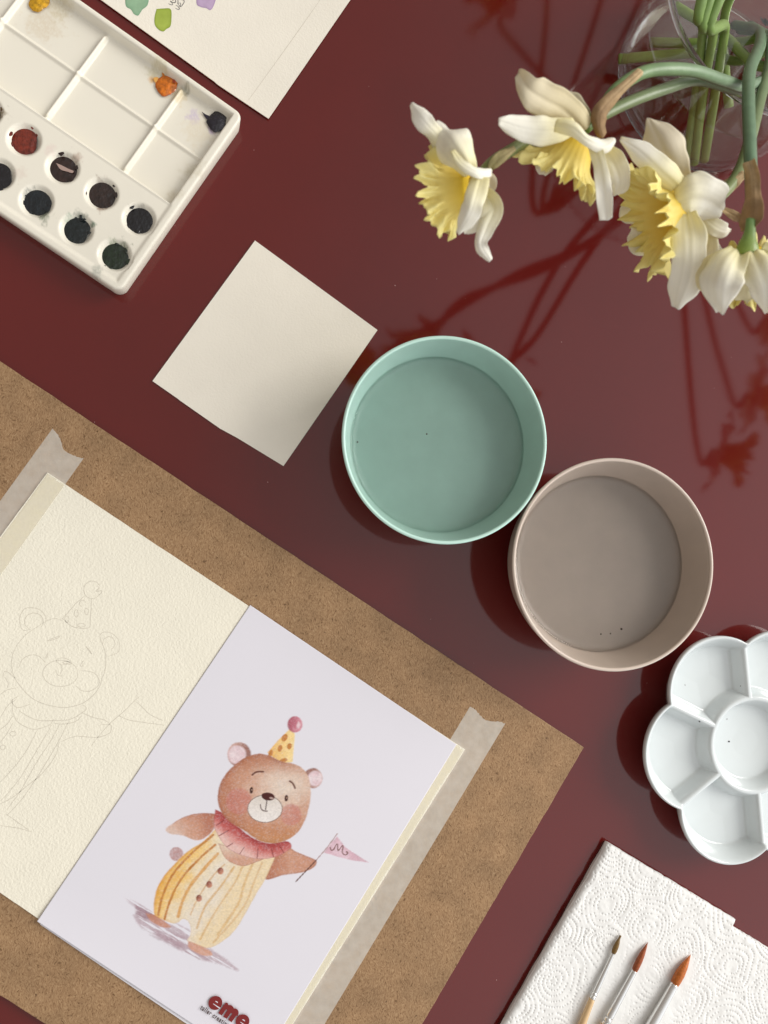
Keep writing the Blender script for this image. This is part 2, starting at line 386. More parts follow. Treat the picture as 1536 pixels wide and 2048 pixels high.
def tape(name, l0, l1, r0, r1, torn, label):
    nu, nv = 170, 22; V = []
    for i in range(nu):
        s = i/(nu-1)
        for j in range(nv):
            t = j/(nv-1)
            top = np.interp(t, [a for a, _ in torn], [b for _, b in torn])+.0010*math.sin(t*61)+.0008*math.sin(t*130)
            a = np.array(l0)*(1-t)+np.array(r0)*t; b = np.array(l1)*(1-t)+np.array(r1)*t
            q = a+(b-a)*(top+(1-top)*s)
            inside = np.mean([in_poly(q+np.array(o), sheet_poly) for o in ((-1.5, 0), (1.5, 0), (0, -1.5), (0, 1.5))])
            z = ZB+.00008+inside*(ZS-ZB)+.00012*max(0, (.06-s)/.06)*abs(math.sin(t*9+1))
            V.append(P(q[0], q[1], z))
    fc = grid_faces(nu, nv); V = np.array(V)
    a, b, d = V[fc[0][0]], V[fc[0][1]], V[fc[0][3]]
    if np.cross(b-a, d-a)[2] < 0: fc = fc[:, ::-1].copy()
    o = mesh(name, V, fc, TAPE); tag(o, label, 'masking tape', 'masking tape strips holding the sheet')
    return o
tape('masking_tape', (105, 857), (-240, 1334), (167, 917), (-178, 1402),
     [(0, 0), (.2, .003), (.35, .012), (.48, .026), (.6, .025), (.75, .018), (.9, .009), (1, 0)], 'translucent masking tape with a torn end at the upper left corner of the cream sheet')
tape('masking_tape', (940, 1413), (515, 2120), (1010, 1448), (589, 2148),
     [(0, 0), (.15, .001), (.35, .009), (.5, .014), (.7, .009), (.85, .001), (1, 0)], 'translucent masking tape with a torn end along the right edge of the bear print')

# ------------------------------------------------------------------ bear print
def sdf_poly(X, Y, poly):
    p = np.asarray(poly, float); d = np.full(X.shape, 1e9); ins = np.zeros(X.shape, bool); n = len(p)
    for i in range(n):
        a = p[i]; b = p[(i+1) % n]; ab = b-a; L2 = ab@ab+1e-9
        t = np.clip(((X-a[0])*ab[0]+(Y-a[1])*ab[1])/L2, 0, 1)
        d = np.minimum(d, np.hypot(X-a[0]-t*ab[0], Y-a[1]-t*ab[1]))
        c = ((a[1] > Y) != (b[1] > Y))
        if abs(b[1]-a[1]) > 1e-9: ins ^= c & (X < (b[0]-a[0])*(Y-a[1])/(b[1]-a[1])+a[0])
    return np.where(ins, -d, d)
def sdf_line(X, Y, pts):
    d = np.full(X.shape, 1e9)
    for a, b in zip(pts[:-1], pts[1:]):
        a = np.array(a); b = np.array(b); ab = b-a; t = np.clip(((X-a[0])*ab[0]+(Y-a[1])*ab[1])/(ab@ab+1e-9), 0, 1)
        d = np.minimum(d, np.hypot(X-a[0]-t*ab[0], Y-a[1]-t*ab[1]))
    return d
BG = srgb(224, 222, 230)
def paint_bear(px, py):
    """watercolour print, in the coordinates of an enlarged view of the sheet"""
    s = 3.072; X = (px-280)*s; Y = (py-1400)*s
    C = np.ones(X.shape+(3,))*np.array(BG)
    near = (X > -400) & (X < 1700) & (Y > -100) & (Y < 1900)
    x = X[near]; y = Y[near]; c = C[near]
    g1 = fbm(x/60, y/60, 3); gr = fbm(x/9, y/9, 11, 2)
    wob = (fbm(x/25, y/25, 21, 3)-.5)*10
    def layer(col, alpha):
        nonlocal c
        a = np.clip(alpha, 0, 1)[:, None]; c = c*(1-a)+np.array(col if isinstance(col, np.ndarray) else srgb(*col))*a
    def cover(poly, soft=5, smooth=True):
        q = catmull(list(poly)+[poly[0]], max(40, 5*len(poly)))[:-1] if smooth else poly
        d = sdf_poly(x, y, q)+wob*.35
        return 1-sstep(-soft, soft, d), d
    def shade(cs, t):
        cs = [np.array(srgb(*k)) for k in cs]; t = np.clip(t, 0, 1)*(len(cs)-1); i = np.minimum(t.astype(int), len(cs)-2); f = (t-i)[:, None]
        A = np.array(cs); return A[i]*(1-f)+A[i+1]*f
    # ground wash with dry streaks
    u = x*.86+y*.5; v = -x*.5+y*.86
    st = fbm(u/150, v/11, 31, 3)
    a, d = cover([(-98, 1215), (-20, 1245), (100, 1310), (330, 1430), (440, 1530), (540, 1600), (605, 1665), (480, 1620), (350, 1590), (200, 1510), (90, 1440), (10, 1400), (-40, 1330), (-20, 1290)], 10)
    layer((165, 132, 142), a*sstep(.35, .52, st)*.7*(.55+.5*g1))
    a, d = cover([(-30, 1250), (60, 1290), (90, 1330), (60, 1350), (-20, 1320)], 10); layer((140, 100, 112), a*sstep(.3, .6, st)*.65)
    a, d = cover([(60, 1400), (290, 1460), (440, 1560), (420, 1600), (250, 1540), (70, 1450)], 14); layer((160, 128, 140), a*sstep(.38, .6, st)*.5)
    # tail and ears
    a, d = cover(circ(224, 946, 42, 43, n=14)[:-1], 5); layer((175, 125, 120), a*(.75+.5*(gr-.5)))
    for (ex_, ey_, R, dk) in ((610, 335, 76, 1), (1062, 480, 62, -1)):
        a, d = cover(circ(ex_, ey_, R*.95, R, n=20)[:-1], 6)
        sh = shade([(220, 198, 200), (200, 155, 140), (142, 84, 62)], (.95+.62*((x-ex_)*(.7 if dk > 0 else -.75)+(y-ey_)*(.45 if dk > 0 else -.3))/R))
        layer(sh, a*.9)
        a, d = cover(circ(ex_-13*dk, ey_+2, R*.72, R*.76, n=20)[:-1], 8); layer(shade([(235, 225, 228), (215, 180, 188)], fbm(x/30, y/30, 41)), a*.95)
    # hat
    a, d = cover([(918, 180), (952, 205), (945, 300), (938, 380), (880, 388), (820, 355), (783, 322), (850, 245)], 4, False)
    layer(shade([(228, 175, 95), (240, 212, 150)], (x-800)/150+g1*.3), a)
    for q in ((888, 232, 17, 25, .5), (860, 297, 14, 22, .2), (918, 285, 15, 20, .2), (803, 327, 14, 22, .4), (883, 370, 24, 12, -.2)):
        a, d = cover(circ(q[0], q[1], q[2], q[3], n=12, rot=q[4])[:-1], 3); layer((190, 122, 55), a*.95)
    a, d = cover(circ(952, 150, 46, 50, n=20)[:-1], 5); layer(shade([(165, 85, 100), (200, 125, 140), (225, 175, 185)], (x-915)/90+(g1-.5)*.7), a)
    a, d = cover([(972, 130), (985, 150), (975, 175), (962, 160)], 5); layer((232, 215, 220), a*.7)
    # arms
    a, d = cover([(485, 700), (380, 695), (280, 715), (200, 760), (158, 795), (185, 822), (260, 832), (345, 862), (400, 845), (455, 790)], 5)
    layer(shade([(214, 186, 172), (200, 150, 126), (178, 118, 96)], (x-170)/260-(y-700)/420+.15+(g1-.5)*.3), a)
    layer((155, 95, 75), a*sstep(-9, -2, d)*(y < 760)*.5)
    a, d = cover([(830, 960), (905, 905), (965, 935), (1072, 980), (1082, 1008), (1050, 1040), (980, 1062), (880, 1075), (772, 1102), (800, 1020)], 5)
    layer(shade([(175, 112, 85), (200, 150, 125), (190, 135, 112)], (x-780)/300+(g1-.5)*.4), a); layer((150, 90, 65), a*sstep(-10, -2, d)*.45)
    # costume
    a, d = cover([(505, 745), (400, 860), (300, 925), (220, 1000), (150, 1080), (105, 1160), (86, 1250), (92, 1325), (140, 1350), (200, 1372), (235, 1365), (262, 1345), (295, 1358), (312, 1400), (308, 1445), (290, 1482), (345, 1505), (430, 1522), (530, 1465), (600, 1390), (665, 1280), (720, 1180), (770, 1100), (800, 1030), (822, 955), (700, 950), (620, 880), (560, 800)], 5)
    t = ((x*.86+y*.5)-650)/420
    layer(shade([(222, 165, 70), (232, 195, 125), (228, 212, 182), (226, 215, 198), (228, 208, 172)], t+(g1-.5)*.35), a)
    layer((212, 150, 55), a*sstep(-22, -3, d)*np.clip(1-t*1.6, 0, 1)*.8); layer((205, 170, 125), a*sstep(-8, -1, d)*.35)
    stripes = [([(450, 830), (330, 930), (210, 1060), (140, 1200), (112, 1320)], 8, (185, 118, 48), .9), ([(462, 890), (370, 970), (260, 1090), (190, 1220), (150, 1350)], 8, (185, 118, 48), .9),
               ([(478, 945), (400, 1030), (310, 1140), (260, 1240), (235, 1330)], 11, (208, 150, 75), .85), ([(520, 1010), (440, 1090), (350, 1230), (310, 1320)], 6, (200, 155, 100), .6),
               ([(578, 1025), (500, 1140), (400, 1270), (350, 1400)], 8, (205, 160, 95), .7), ([(630, 1020), (590, 1110), (510, 1230), (440, 1340), (370, 1470)], 7, (208, 168, 112), .65),
               ([(690, 1010), (640, 1130), (610, 1240), (540, 1350), (480, 1440)], 9, (210, 170, 112), .65), ([(750, 1000), (700, 1120), (650, 1250), (560, 1370), (450, 1490)], 7, (208, 168, 115), .6)]
    for pl, wd, col, al in stripes:
        dl = sdf_line(x, y, catmull(pl, 14))+wob*.5
        layer(col, a*(1-sstep(wd*.45, wd*1.25, dl))*al*(.75+.5*g1))
    for bx, by in ((495, 1050), (425, 1133), (363, 1218)):
        b_, d = cover(circ(bx, by, 19, 21, n=14)[:-1], 3); layer(shade([(120, 58, 42), (200, 140, 115)], .5+(by-y+bx-x)/-50), b_)
    # bib, collar
    a, d = cover([(480, 880), (520, 965), (580, 1008), (645, 1018), (715, 995), (765, 965), (640, 930)], 4); layer(shade([(222, 200, 180), (200, 150, 128)], (y-900)/100+g1*.4), a*.95)
    layer((150, 95, 70), a*sstep(-7, -2, d)*.5)
    a, d = cover([(462, 672), (500, 690), (560, 740), (640, 810), (720, 860), (800, 880), (905, 868), (930, 905), (870, 948), (800, 972), (720, 975), (640, 958), (560, 925), (510, 880), (468, 810), (455, 760)], 4)
    e1 = sdf_line(x, y, catmull([(462, 672), (560, 745), (640, 812), (720, 862), (800, 882), (905, 868)], 20))
    layer(shade([(158, 62, 62), (186, 92, 88), (208, 142, 136), (222, 182, 174)], e1/110+(g1-.5)*.5), a)
    for p0, p1 in (((470, 770), (515, 740)), ((485, 835), (545, 800)), ((530, 905), (570, 880)), ((610, 950), (640, 905)), ((720, 970), (725, 915)), ((820, 965), (808, 915)), ((885, 940), (860, 900))):
        dl = sdf_line(x, y, [p0, p1]); layer((120, 40, 40), a*(1-sstep(1.5, 5, dl))*.75)
    layer((130, 50, 50), a*sstep(-5, -1, d)*(e1 > 20)*.5)
    # head
    a, d = cover([(735, 328), (800, 345), (870, 378), (950, 395), (1010, 432), (1042, 500), (1048, 600), (1022, 715), (975, 805), (905, 858), (820, 880), (730, 862), (640, 802), (545, 742), (492, 670), (478, 590), (500, 500), (560, 420), (645, 355)], 5)
    ctr = np.hypot((x-890)/230, (y-545)/180)
    layer(shade([(222, 205, 190), (214, 186, 168), (198, 150, 125), (182, 124, 96)], ctr*.62+(g1-.5)*.3+(gr-.5)*.14), a)
    layer((150, 90, 66), a*sstep(-26, -3, d)*(x < 900)*.6); layer((168, 108, 80), a*np.clip((460-y)/110, 0, 1)*.6); layer((205, 150, 95), a*np.clip((y-740)/130, 0, 1)*.5)
    for (qx, qy, rx, ry) in ((608, 622, 80, 80), (928, 705, 64, 66)):
        b_, _ = cover(circ(qx, qy, rx, ry, n=20)[:-1], 7); layer((192, 122, 112), b_*a*(.62+.3*(g1-.5)))
    b_, dm = cover(circ(768, 668, 106, 84, n=30)[:-1], 5); layer(shade([(214, 205, 196), (232, 226, 222)], (y-600)/130+(gr-.5)*.3), b_)
    layer((105, 75, 60), (1-sstep(1.2, 4, np.abs(sdf_poly(x, y, circ(768, 668, 106, 84, n=40)[:-1]))))*.75)
    b_, _ = cover(circ(787, 593, 41, 25, n=18, rot=.15)[:-1], 3); layer((72, 28, 26), b_); b_, _ = cover(circ(808, 603, 14, 6, n=10, rot=.3)[:-1], 3); layer((200, 170, 160), b_*.7)
    for pl, wd, col in (([(779, 620), (776, 645), (771, 672)], 2.6, (60, 32, 30)), ([(740, 643), (742, 662), (756, 679), (783, 683)], 2.6, (75, 40, 36)),
                        ([(690, 460), (715, 442), (758, 440)], 4.5, (95, 52, 40)), ([(920, 498), (938, 512), (953, 541)], 4.5, (95, 52, 40)),
                        ([(958, 1115), (1020, 1050), (1082, 985)], 3, (95, 60, 50)), ([(1082, 985), (1150, 905), (1212, 822)], 2.5, (165, 135, 135))):
        layer(col, (1-sstep(wd*.7, wd*1.8, sdf_line(x, y, catmull(pl, 10))))*.92)
    for qx, qy in ((684, 555), (899, 603)):
        b_, _ = cover(circ(qx, qy, 11, 21, n=14, rot=.12)[:-1], 3); layer((62, 28, 22), b_); b_, _ = cover(circ(qx+3, qy-3, 3, 5, n=8)[:-1], 2); layer((190, 150, 120), b_*.8)
    # pennant with its letter
    a, d = cover([(1210, 838), (1262, 905), (1330, 950), (1405, 998), (1300, 985), (1240, 970), (1160, 945), (1128, 938)], 4, False)
    layer(shade([(200, 150, 165), (226, 196, 208)], g1*1.4-.2), a*.85)
    M_ = catmull([(1168, 905), (1175, 922), (1190, 918), (1205, 890), (1214, 888), (1216, 926), (1240, 898), (1248, 900), (1243, 938), (1262, 952), (1277, 940), (1268, 932)], 40)
    layer((110, 70, 62), (1-sstep(1.8, 4.5, sdf_line(x, y, M_)))*.95)
    # feet
    for poly in ([(35, 1310), (90, 1322), (150, 1362), (190, 1395), (140, 1395), (70, 1360)], [(295, 1478), (350, 1500), (430, 1540), (440, 1570), (370, 1565), (300, 1520)]):
        b_, d = cover(poly, 5); layer(shade([(175, 110, 85), (208, 155, 130)], (y-1300)/300+g1*.4), b_*.9)
    # paper grain caught in the scan of the painting
    gy = 1+(fbm(x/7, y/7, 77, 2)-.5)*.30*(1-np.clip(np.abs(c-np.array(BG)).sum(1) < .04, 0, 1))
    c = c*gy[:, None]
    ink_ = np.clip(np.abs(c-np.array(BG)).sum(1)*3, 0, 1)
    spk = sstep(.50, .78, fbm(x/6.5, y/6.5, 87, 2))*.17*ink_*(c.sum(1) > .35)
    c = c+(np.array(BG)-c)*spk[:, None]
    C[near] = c
    return C
bear = thing('bear_print', P(480, 1640, ZS), 'printed white sheet showing a watercolour bear in a party hat holding a pink flag', 'art print')
ZP = ZS+.00045
pc = [P(500, 1210, ZP), P(913, 1489, ZP), P(400, 2320, ZP), P(75, 1841, ZP)]
# extend the lower corners along the real edges
pc[2] = P(*low, ZP)
nu, nv = 500, 330
U = np.linspace(0, 1, nu)[:, None, None]; Vv = np.linspace(0, 1, nv)[None, :, None]
G = (pc[0]*(1-Vv)+pc[1]*Vv)*(1-U)+(pc[3]*(1-Vv)+pc[2]*Vv)*U
gx, gy = pix(G); cols = paint_bear(gx, gy).reshape(-1, 3)
G[..., 2] += (.0010*np.clip((U-.86)/.14, 0, 1)**2*(1-Vv*.7))[..., 0]       # the free lower end lifts a little
Vt = G.reshape(-1, 3); fc = grid_faces(nu, nv)[:, ::-1].copy()
a_, b_, d_ = Vt[fc[0][0]], Vt[fc[0][1]], Vt[fc[0][3]]
if np.cross(b_-a_, d_-a_)[2] < 0: fc = fc[:, ::-1].copy()
print_mat = mat('photo_paper_print', attr=True, rough=.6, spec=.3, bump=.16, bscale=1100, bdist=.0001, var=.012, vscale=14)
pr = mesh('printed_sheet', Vt, fc, print_mat, bear, colors=cols)
sd = pr.modifiers.new('thick', 'SOLIDIFY'); sd.thickness = .00022; sd.offset = -1
slab('backing_sheet', [(500, 1213), (905, 1490), tuple(low+np.array([-6, 6])), (80, 1849)], ZP-.00028, .00012, mat('white_card', srgb(226, 224, 230), rough=.7), bear)
# logo
logo_red = mat('dark_red_print', srgb(122, 18, 18), rough=.5)
UX = unit(P(483.5, 2039.5, ZP)-P(431, 2004, ZP)); UY = np.cross([0, 0, 1], UX); LO = P(431, 2004, ZP); px1 = .45/1500
def LG(x, y, dz): return LO+UX*x*px1+UY*y*px1+np.array([0, 0, dz+.0009])
def flat(polys):
    V = []; Fc = []; Mi = []
    for pts, dz, mi in polys:
        b0 = len(V); V += [LG(x, y, dz) for x, y in pts]; f = list(range(b0, b0+len(pts)))
        s = sum(pts[i][0]*pts[(i+1) % len(pts)][1]-pts[(i+1) % len(pts)][0]*pts[i][1] for i in range(len(pts)))
        Fc.append(f if s > 0 else f[::-1]); Mi.append(mi)
    return V, Fc, Mi
def e_shape(cx):
    return [(circ(cx, 0, 13, 12.6, n=30)[:-1], .00005, 0), (circ(cx+.8, 2.2, 3.2, 1.8, 0, 180, n=10), .00008, 1),
            ([(cx-2.5, -2.6), (cx-2.5, -3.6), (cx+12.6, -4.2), (cx+13.2, -2.2)], .00008, 1)]
def m_shape(x0):
    o = []
    for k in range(3): o.append(([(x0+k*11.5, -12), (x0+k*11.5+8.4, -12), (x0+k*11.5+8.4, 6), (x0+k*11.5+7, 10), (x0+k*11.5+4, 12), (x0+k*11.5, 11)], .00005+.000001*k, 0))
    for k in range(2): o.append((circ(x0+k*11.5+13.5, 3.5, 9.0, 8.8, 0, 180, n=14)+[(x0+k*11.5+4.5, 1.5), (x0+k*11.5+22.5, 1.5)][::1], .000055+.000001*k, 0))
    o[-1] = (circ(x0+25, 3.5, 6.6+2, 8.8, 0, 180, n=14)+[(x0+16.4, 1), (x0+31.4, 1)], .000056, 0)
    return o
V, Fc, Mi = flat(e_shape(0)+m_shape(15.5)+e_shape(63))
mesh('logo', V, Fc, None, bear, smooth=False, mats=[logo_red, mat('print_white', BG, rough=.55)], fmat=Mi)
tcu = bpy.data.curves.new('t', 'FONT'); tcu.body = 'taller creativo'; tcu.size = 12.5; tcu.space_character = 1.22; tcu.offset = .28
to = bpy.data.objects.new('t', tcu); COL.objects.link(to)
bpy.context.view_layer.update(); tm = bpy.data.meshes.new_from_object(to.evaluated_get(bpy.context.evaluated_depsgraph_get()))
TV = [LG(v.co.x*.72-18, v.co.y-23.5, .00006) for v in tm.vertices]; TF = [tuple(p.vertices) for p in tm.polygons]
bpy.data.objects.remove(to); bpy.data.meshes.remove(tm)
mesh('lettering', TV, TF, mat('dark_lettering', srgb(62, 34, 30), rough=.5), bear, smooth=False)

# ------------------------------------------------------------------ plastic paint palette
ZT = .0125
Bc = P(239, 586, ZT); ud = unit(P(0, 427, ZT)-Bc); vd0 = P(488, 229, ZT)-Bc; Wv = np.linalg.norm(vd0); vd = vd0/Wv; Lu = .235
pal = thing('paint_palette', (Bc+ud*Lu/2+vd*Wv/2)*np.array([1, 1, 0]), 'cream plastic watercolour palette with dried dark paints in its round wells', 'paint palette')
Ainv = np.linalg.inv(np.array([ud[:2], vd[:2]]).T)
def uvp(px, py, z=ZT): return Ainv@((P(px, py, z)-Bc)[:2])
nu, nv = 400, 230
us = np.linspace(0, Lu, nu); vs = np.linspace(0, Wv, nv); UU, VV = np.meshgrid(us, vs, indexing='ij')
rc = .0055
def roundcorner(a, b, La, Lb):
    da = np.minimum(a, La-a); db = np.minimum(b, Lb-b); m = (da < rc) & (db < rc)
    sa = np.where(a < La/2, -1, 1); sb = np.where(b < Lb/2, -1, 1)
    x = rc-da; y = rc-db; r = np.hypot(x, y)+1e-12; k = np.maximum(x, y)/r
    x2 = np.where(m, x*k, x); y2 = np.where(m, y*k, y)
    ca = np.where(a < La/2, rc, La-rc); cb = np.where(b < Lb/2, rc, Lb-rc)
    return np.where(m, ca+sa*x2, a), np.where(m, cb+sb*y2, b)
U2, V2 = roundcorner(UU, VV, Lu, Wv)
edge = np.minimum.reduce([UU, Lu-UU, VV, Wv-VV])
zf = .0062; zp = ZT-.0012
q1 = uvp(10, 187, .009); q2 = uvp(340, 410, .009)
vline = (q1[1]+q2[1])/2
mid = np.mean([uvp(150, 147, .007)[1], uvp(305, 250, .007)[1]])
u_right = uvp(345, 400, .007)[0]
h = np.full(UU.shape, ZT)
# mixing area
dm = np.minimum.reduce([UU-u_right, Lu-.006-UU, Wv-.0056-VV])
dl = VV-vline
mixw = np.minimum(sstep(-.0026, .0004, dm), sstep(-.0002, .0022, dl))
h = h-(ZT-zf)*mixw
plate = sstep(.0035, .0065, edge)*(1-sstep(-.001, .0008, dl)); h -= .0012*plate
rid = np.maximum(0, 1-np.abs(VV-mid)/.0016)**1.0*.0012*mixw; h += rid
divs = [np.mean([uvp(100, 215, .010)[0], uvp(213, 65, .010)[0]]), np.mean([uvp(245, 340, .010)[0], uvp(365, 172, .010)[0]]), uvp(0, 38, .010)[0]]
divs.append(2*divs[0]-divs[1]+(divs[2]-2*divs[0]+divs[1])); divs.append(divs[2]+(divs[0]-divs[1])); 
for du in sorted(set(divs)):
    pr_ = np.maximum(0, 1-((UU-du)/.0018)**2); h += (zp-.0022-zf)*np.clip(pr_, 0, 1)**1.3*sstep(0, .004, dl)*sstep(-.001, .004, Wv-.0056-VV)*sstep(0, .003, UU-u_right)
wells = [(48, 279, 1), (125, 335, 1), (203, 387, 1), (278, 438, 1), (73, 402, 2), (153, 458, 2), (229, 510, 2), (-5, 348, 2)]
w0 = [uvp(x, y, zp) for x, y, _ in wells]
step_ = w0[0]-w0[1]; step2 = w0[4]-w0[5]
extra = [w0[0]+step_*k for k in (1, 2)]+[w0[4]+step2*k for k in (2,)]
R_w = mm(33, zp)
for c_ in w0+extra:
    dd = np.hypot(U2-c_[0], V2-c_[1]); h = np.where(dd < R_w+.0012, np.minimum(h, zp-.0042*(1-sstep(R_w*.55, R_w+.0006, dd))), h)
rim_r = .0016
h -= np.where(edge < rim_r, rim_r-np.sqrt(np.maximum(0, rim_r**2-(rim_r-edge)**2)), 0)
W3 = Bc*np.array([1, 1, 0])+U2[..., None]*ud+V2[..., None]*vd; W3[..., 2] = h
# colour: cream plastic with dried-paint stains that belong to the surface
base_c = np.array(srgb(236, 231, 216)); colr = np.ones(UU.shape+(3,))*base_c
def stain(cx, cy, r, col, amt, seed, z=zp, ax=1.0, tight=.35):
    c_ = uvp(cx, cy, z); dd = np.hypot((U2-c_[0])*ax, V2-c_[1]); n_ = fbm(U2*500, V2*500, seed, 3)
    a = amt*.85*(1-sstep(r*tight, r, dd*(1.9-1.5*n_)))*np.clip(.35+1.5*fbm(U2*1400, V2*1400, seed+90, 2)-.25, 0, 1)
    global colr
    colr = colr*(1-a[..., None])+np.array(srgb(*col))*a[..., None]
for (x, y, col, am, s) in ((48, 268, (205, 150, 140), .5, 1), (100, 300, (225, 190, 185), .35, 2), (125, 318, (90, 55, 45), .75, 3), (153, 316, (150, 110, 85), .6, 4), (203, 368, (110, 80, 60), .7, 5), (205, 412, (120, 70, 35), .8, 6), (278, 420, (60, 55, 55), .7, 7),
                           (55, 385, (40, 60, 60), .7, 8), (88, 420, (80, 110, 85), .6, 9), (86, 433, (70, 90, 60), .8, 10), (140, 440, (120, 150, 125), .6, 11), (160, 435, (60, 90, 75), .7, 12), (186, 449, (60, 100, 75), .9, 13), (229, 490, (90, 120, 60), .7, 14), (246, 492, (50, 80, 30), .8, 15), (194, 543, (150, 155, 145), .7, 16), (0, 225, (110, 85, 40), .8, 17), (-6, 370, (40, 35, 40), .7, 18), (40, 345, (215, 195, 180), .4, 19)):
    stain(x, y, mm(17 if am < .9 else 7), col, am, s)
stain(318, 145, mm(34), (200, 190, 150), .7, 30, zf); stain(306, 160, mm(12), (225, 165, 80), .8, 31, zf); stain(355, 192, mm(26), (222, 200, 150), .7, 32, zf); stain(372, 178, mm(13), (120, 115, 85), .75, 33, .009)
stain(388, 233, mm(20), (205, 190, 215), .8, 34, zf); stain(400, 262, mm(48), (226, 214, 188), .6, 35, zf); stain(425, 262, mm(13), (170, 150, 190), .8, 36, zf); stain(385, 345, mm(34), (196, 184, 152), .6, 37, zf, tight=.1); stain(350, 395, mm(24), (200, 186, 155), .6, 38, zf, tight=.1)
stain(90, 50, mm(48), (214, 198, 170), .6, 39, zf); stain(120, 10, mm(40), (204, 190, 150), .6, 40, zf)
V = W3.reshape(-1, 3); fc = grid_faces(nu, nv)
if np.cross(ud, vd)[2] < 0: fc = fc[:, ::-1].copy()
else: pass
a_, b_, d_ = V[fc[0][0]], V[fc[0][1]], V[fc[0][3]]
if np.cross(b_-a_, d_-a_)[2] < 0: fc = fc[:, ::-1].copy()
# skirt down to the table
ring = [i*nv for i in range(nu)]+[(nu-1)*nv+j for j in range(1, nv)]+[i*nv+nv-1 for i in range(nu-2, -1, -1)]+[j for j in range(nv-2, 0, -1)]
rp = V[ring]; c0 = rp.mean(0); sk_ = rp.copy(); inw = unit((c0-rp)*np.array([1, 1, 0])); sk_ += inw*.0012; sk_[:, 2] = .0002
nV = len(V); V = np.vstack([V, sk_]); n_ = len(ring)
sf = np.array([[ring[i], ring[(i+1) % n_], nV+(i+1) % n_, nV+i] for i in range(n_)])
nrm_ = np.cross(V[sf[0][1]]-V[sf[0][0]], V[sf[0][3]]-V[sf[0][0]])
if nrm_@(rp[0]-c0) < 0: sf = sf[:, ::-1]
cc = np.vstack([colr.reshape(-1, 3), np.tile(base_c, (n_, 1))])
mesh('tray', V, np.vstack([fc, sf]), mat('glossy_cream_plastic', attr=True, rough=.22, spec=.45, bump=.03, bscale=200, bdist=.0005), pal, colors=cc)
paint_m = mat('dried_paint', attr=True, rough=.16, spec=.7, var=.5, vscale=420, bump=.8, bscale=380, bdist=.0010)
def paint(cx, cy, R, z, c1, c2, seed, ax=1.0, dome=.0004, wb=1.25):
    r2 = np.random.default_rng(seed); ph = r2.uniform(0, 6.28, 7)
    pts = []
    for k in range(48):
        t = 2*math.pi*k/48
        r = R*(1+wb*(.05*math.sin(2*t+ph[0])+.04*math.sin(3*t+ph[4])+.03*math.sin(5*t+ph[1])+.014*math.sin(9*t+ph[2])+.012*math.sin(14*t+ph[3])))
        pts.append((cx+r*math.cos(t)*ax, cy+r*math.sin(t)))
    return blob('dried_paint', pts, z, paint_m, pal, n=80, colors=(srgb(*c1), srgb(*c2)), dome=dome, fine=5)
zz = zp-.0026
for i, (cx, cy, R, c1, c2) in enumerate([(48, 279, 30, (122, 42, 24), (105, 30, 18)), (125, 336, 30, (48, 30, 26), (40, 20, 18)), (202, 388, 32, (46, 32, 28), (38, 22, 18)), (278, 439, 31, (20, 20, 24), (12, 12, 16)),
                                        (73, 403, 29, (16, 26, 32), (10, 18, 24)), (153, 461, 28, (14, 26, 28), (10, 20, 18)), (229, 513, 29, (26, 42, 24), (18, 34, 16)), (-5, 350, 30, (20, 18, 24), (12, 12, 18)), (-22, 222, 28, (95, 70, 30), (70, 50, 20))]):
    o = paint(cx, cy, R, zz, c1, c2, 40+i); o['label'] = ['rust red', 'dark umber', 'dark brown', 'black', 'blue black', 'green black', 'dark green', 'black violet', 'olive brown'][i]+' dried paint in its well'
    r3 = np.random.default_rng(500+i)
    for q in range(5):
        t = r3.uniform(0, 6.28); rr = R*r3.uniform(.86, 1.02); a = r3.uniform(2.5, 7.5)*(1 if q < 5 else .6); bxx, byy = cx+rr*math.cos(t), cy+rr*math.sin(t)
        pts = [(bxx+a*r3.uniform(.6, 1.3)*math.cos(u_)*1.0, byy+a*r3.uniform(.6, 1.3)*math.sin(u_)) for u_ in np.linspace(0, 6.28, 9)[:-1]]
        blob('paint_splash', pts, zz+.0004+.0022*max(0, min(1, (rr/R-.93)/.12)), paint_m, pal, n=20, colors=(srgb(*c1), srgb(*c2)), dome=.0002)
blob('dried_paint', [(112, 326), (122, 330), (130, 334), (138, 338), (147, 342), (144, 346), (134, 343), (126, 341), (119, 337)], zz+.0008, mat('pinkish_paint_skin', srgb(170, 145, 135), rough=.5), pal)
o = paint(333, 171, 21, zf+.0010, (222, 120, 18), (200, 95, 10), 61, dome=.0012); o['label'] = 'orange paint blob'
blob('dried_paint', [(322, 131), (327, 138), (329, 150), (333, 156), (326, 156), (324, 146)], zf+.0008, mat('orange_trail', srgb(205, 120, 30), rough=.4), pal)
blob('dried_paint', [(345, 158), (350, 160), (351, 166), (346, 165)], zf+.0026, mat('red_brown_fleck', srgb(150, 55, 15), rough=.4), pal)
blob('dried_paint', [(306, 156), (314, 154), (320, 160), (318, 172), (311, 166)], zf+.0008, mat('thin_orange', srgb(235, 175, 90), rough=.4), pal)
o = paint(434, 243, 20, zf+.0010, (30, 26, 38), (22, 18, 30), 62, dome=.0012); o['label'] = 'black violet paint blob'
blob('dried_paint', [(403, 223), (412, 229), (420, 233), (416, 240), (410, 234)], zf+.0008, mat('violet_trail', srgb(35, 28, 45), rough=.4), pal)
o = paint(78, 2, 21, zf+.0010, (218, 165, 20), (190, 135, 10), 63, dome=.0012); o['label'] = 'yellow paint blob'

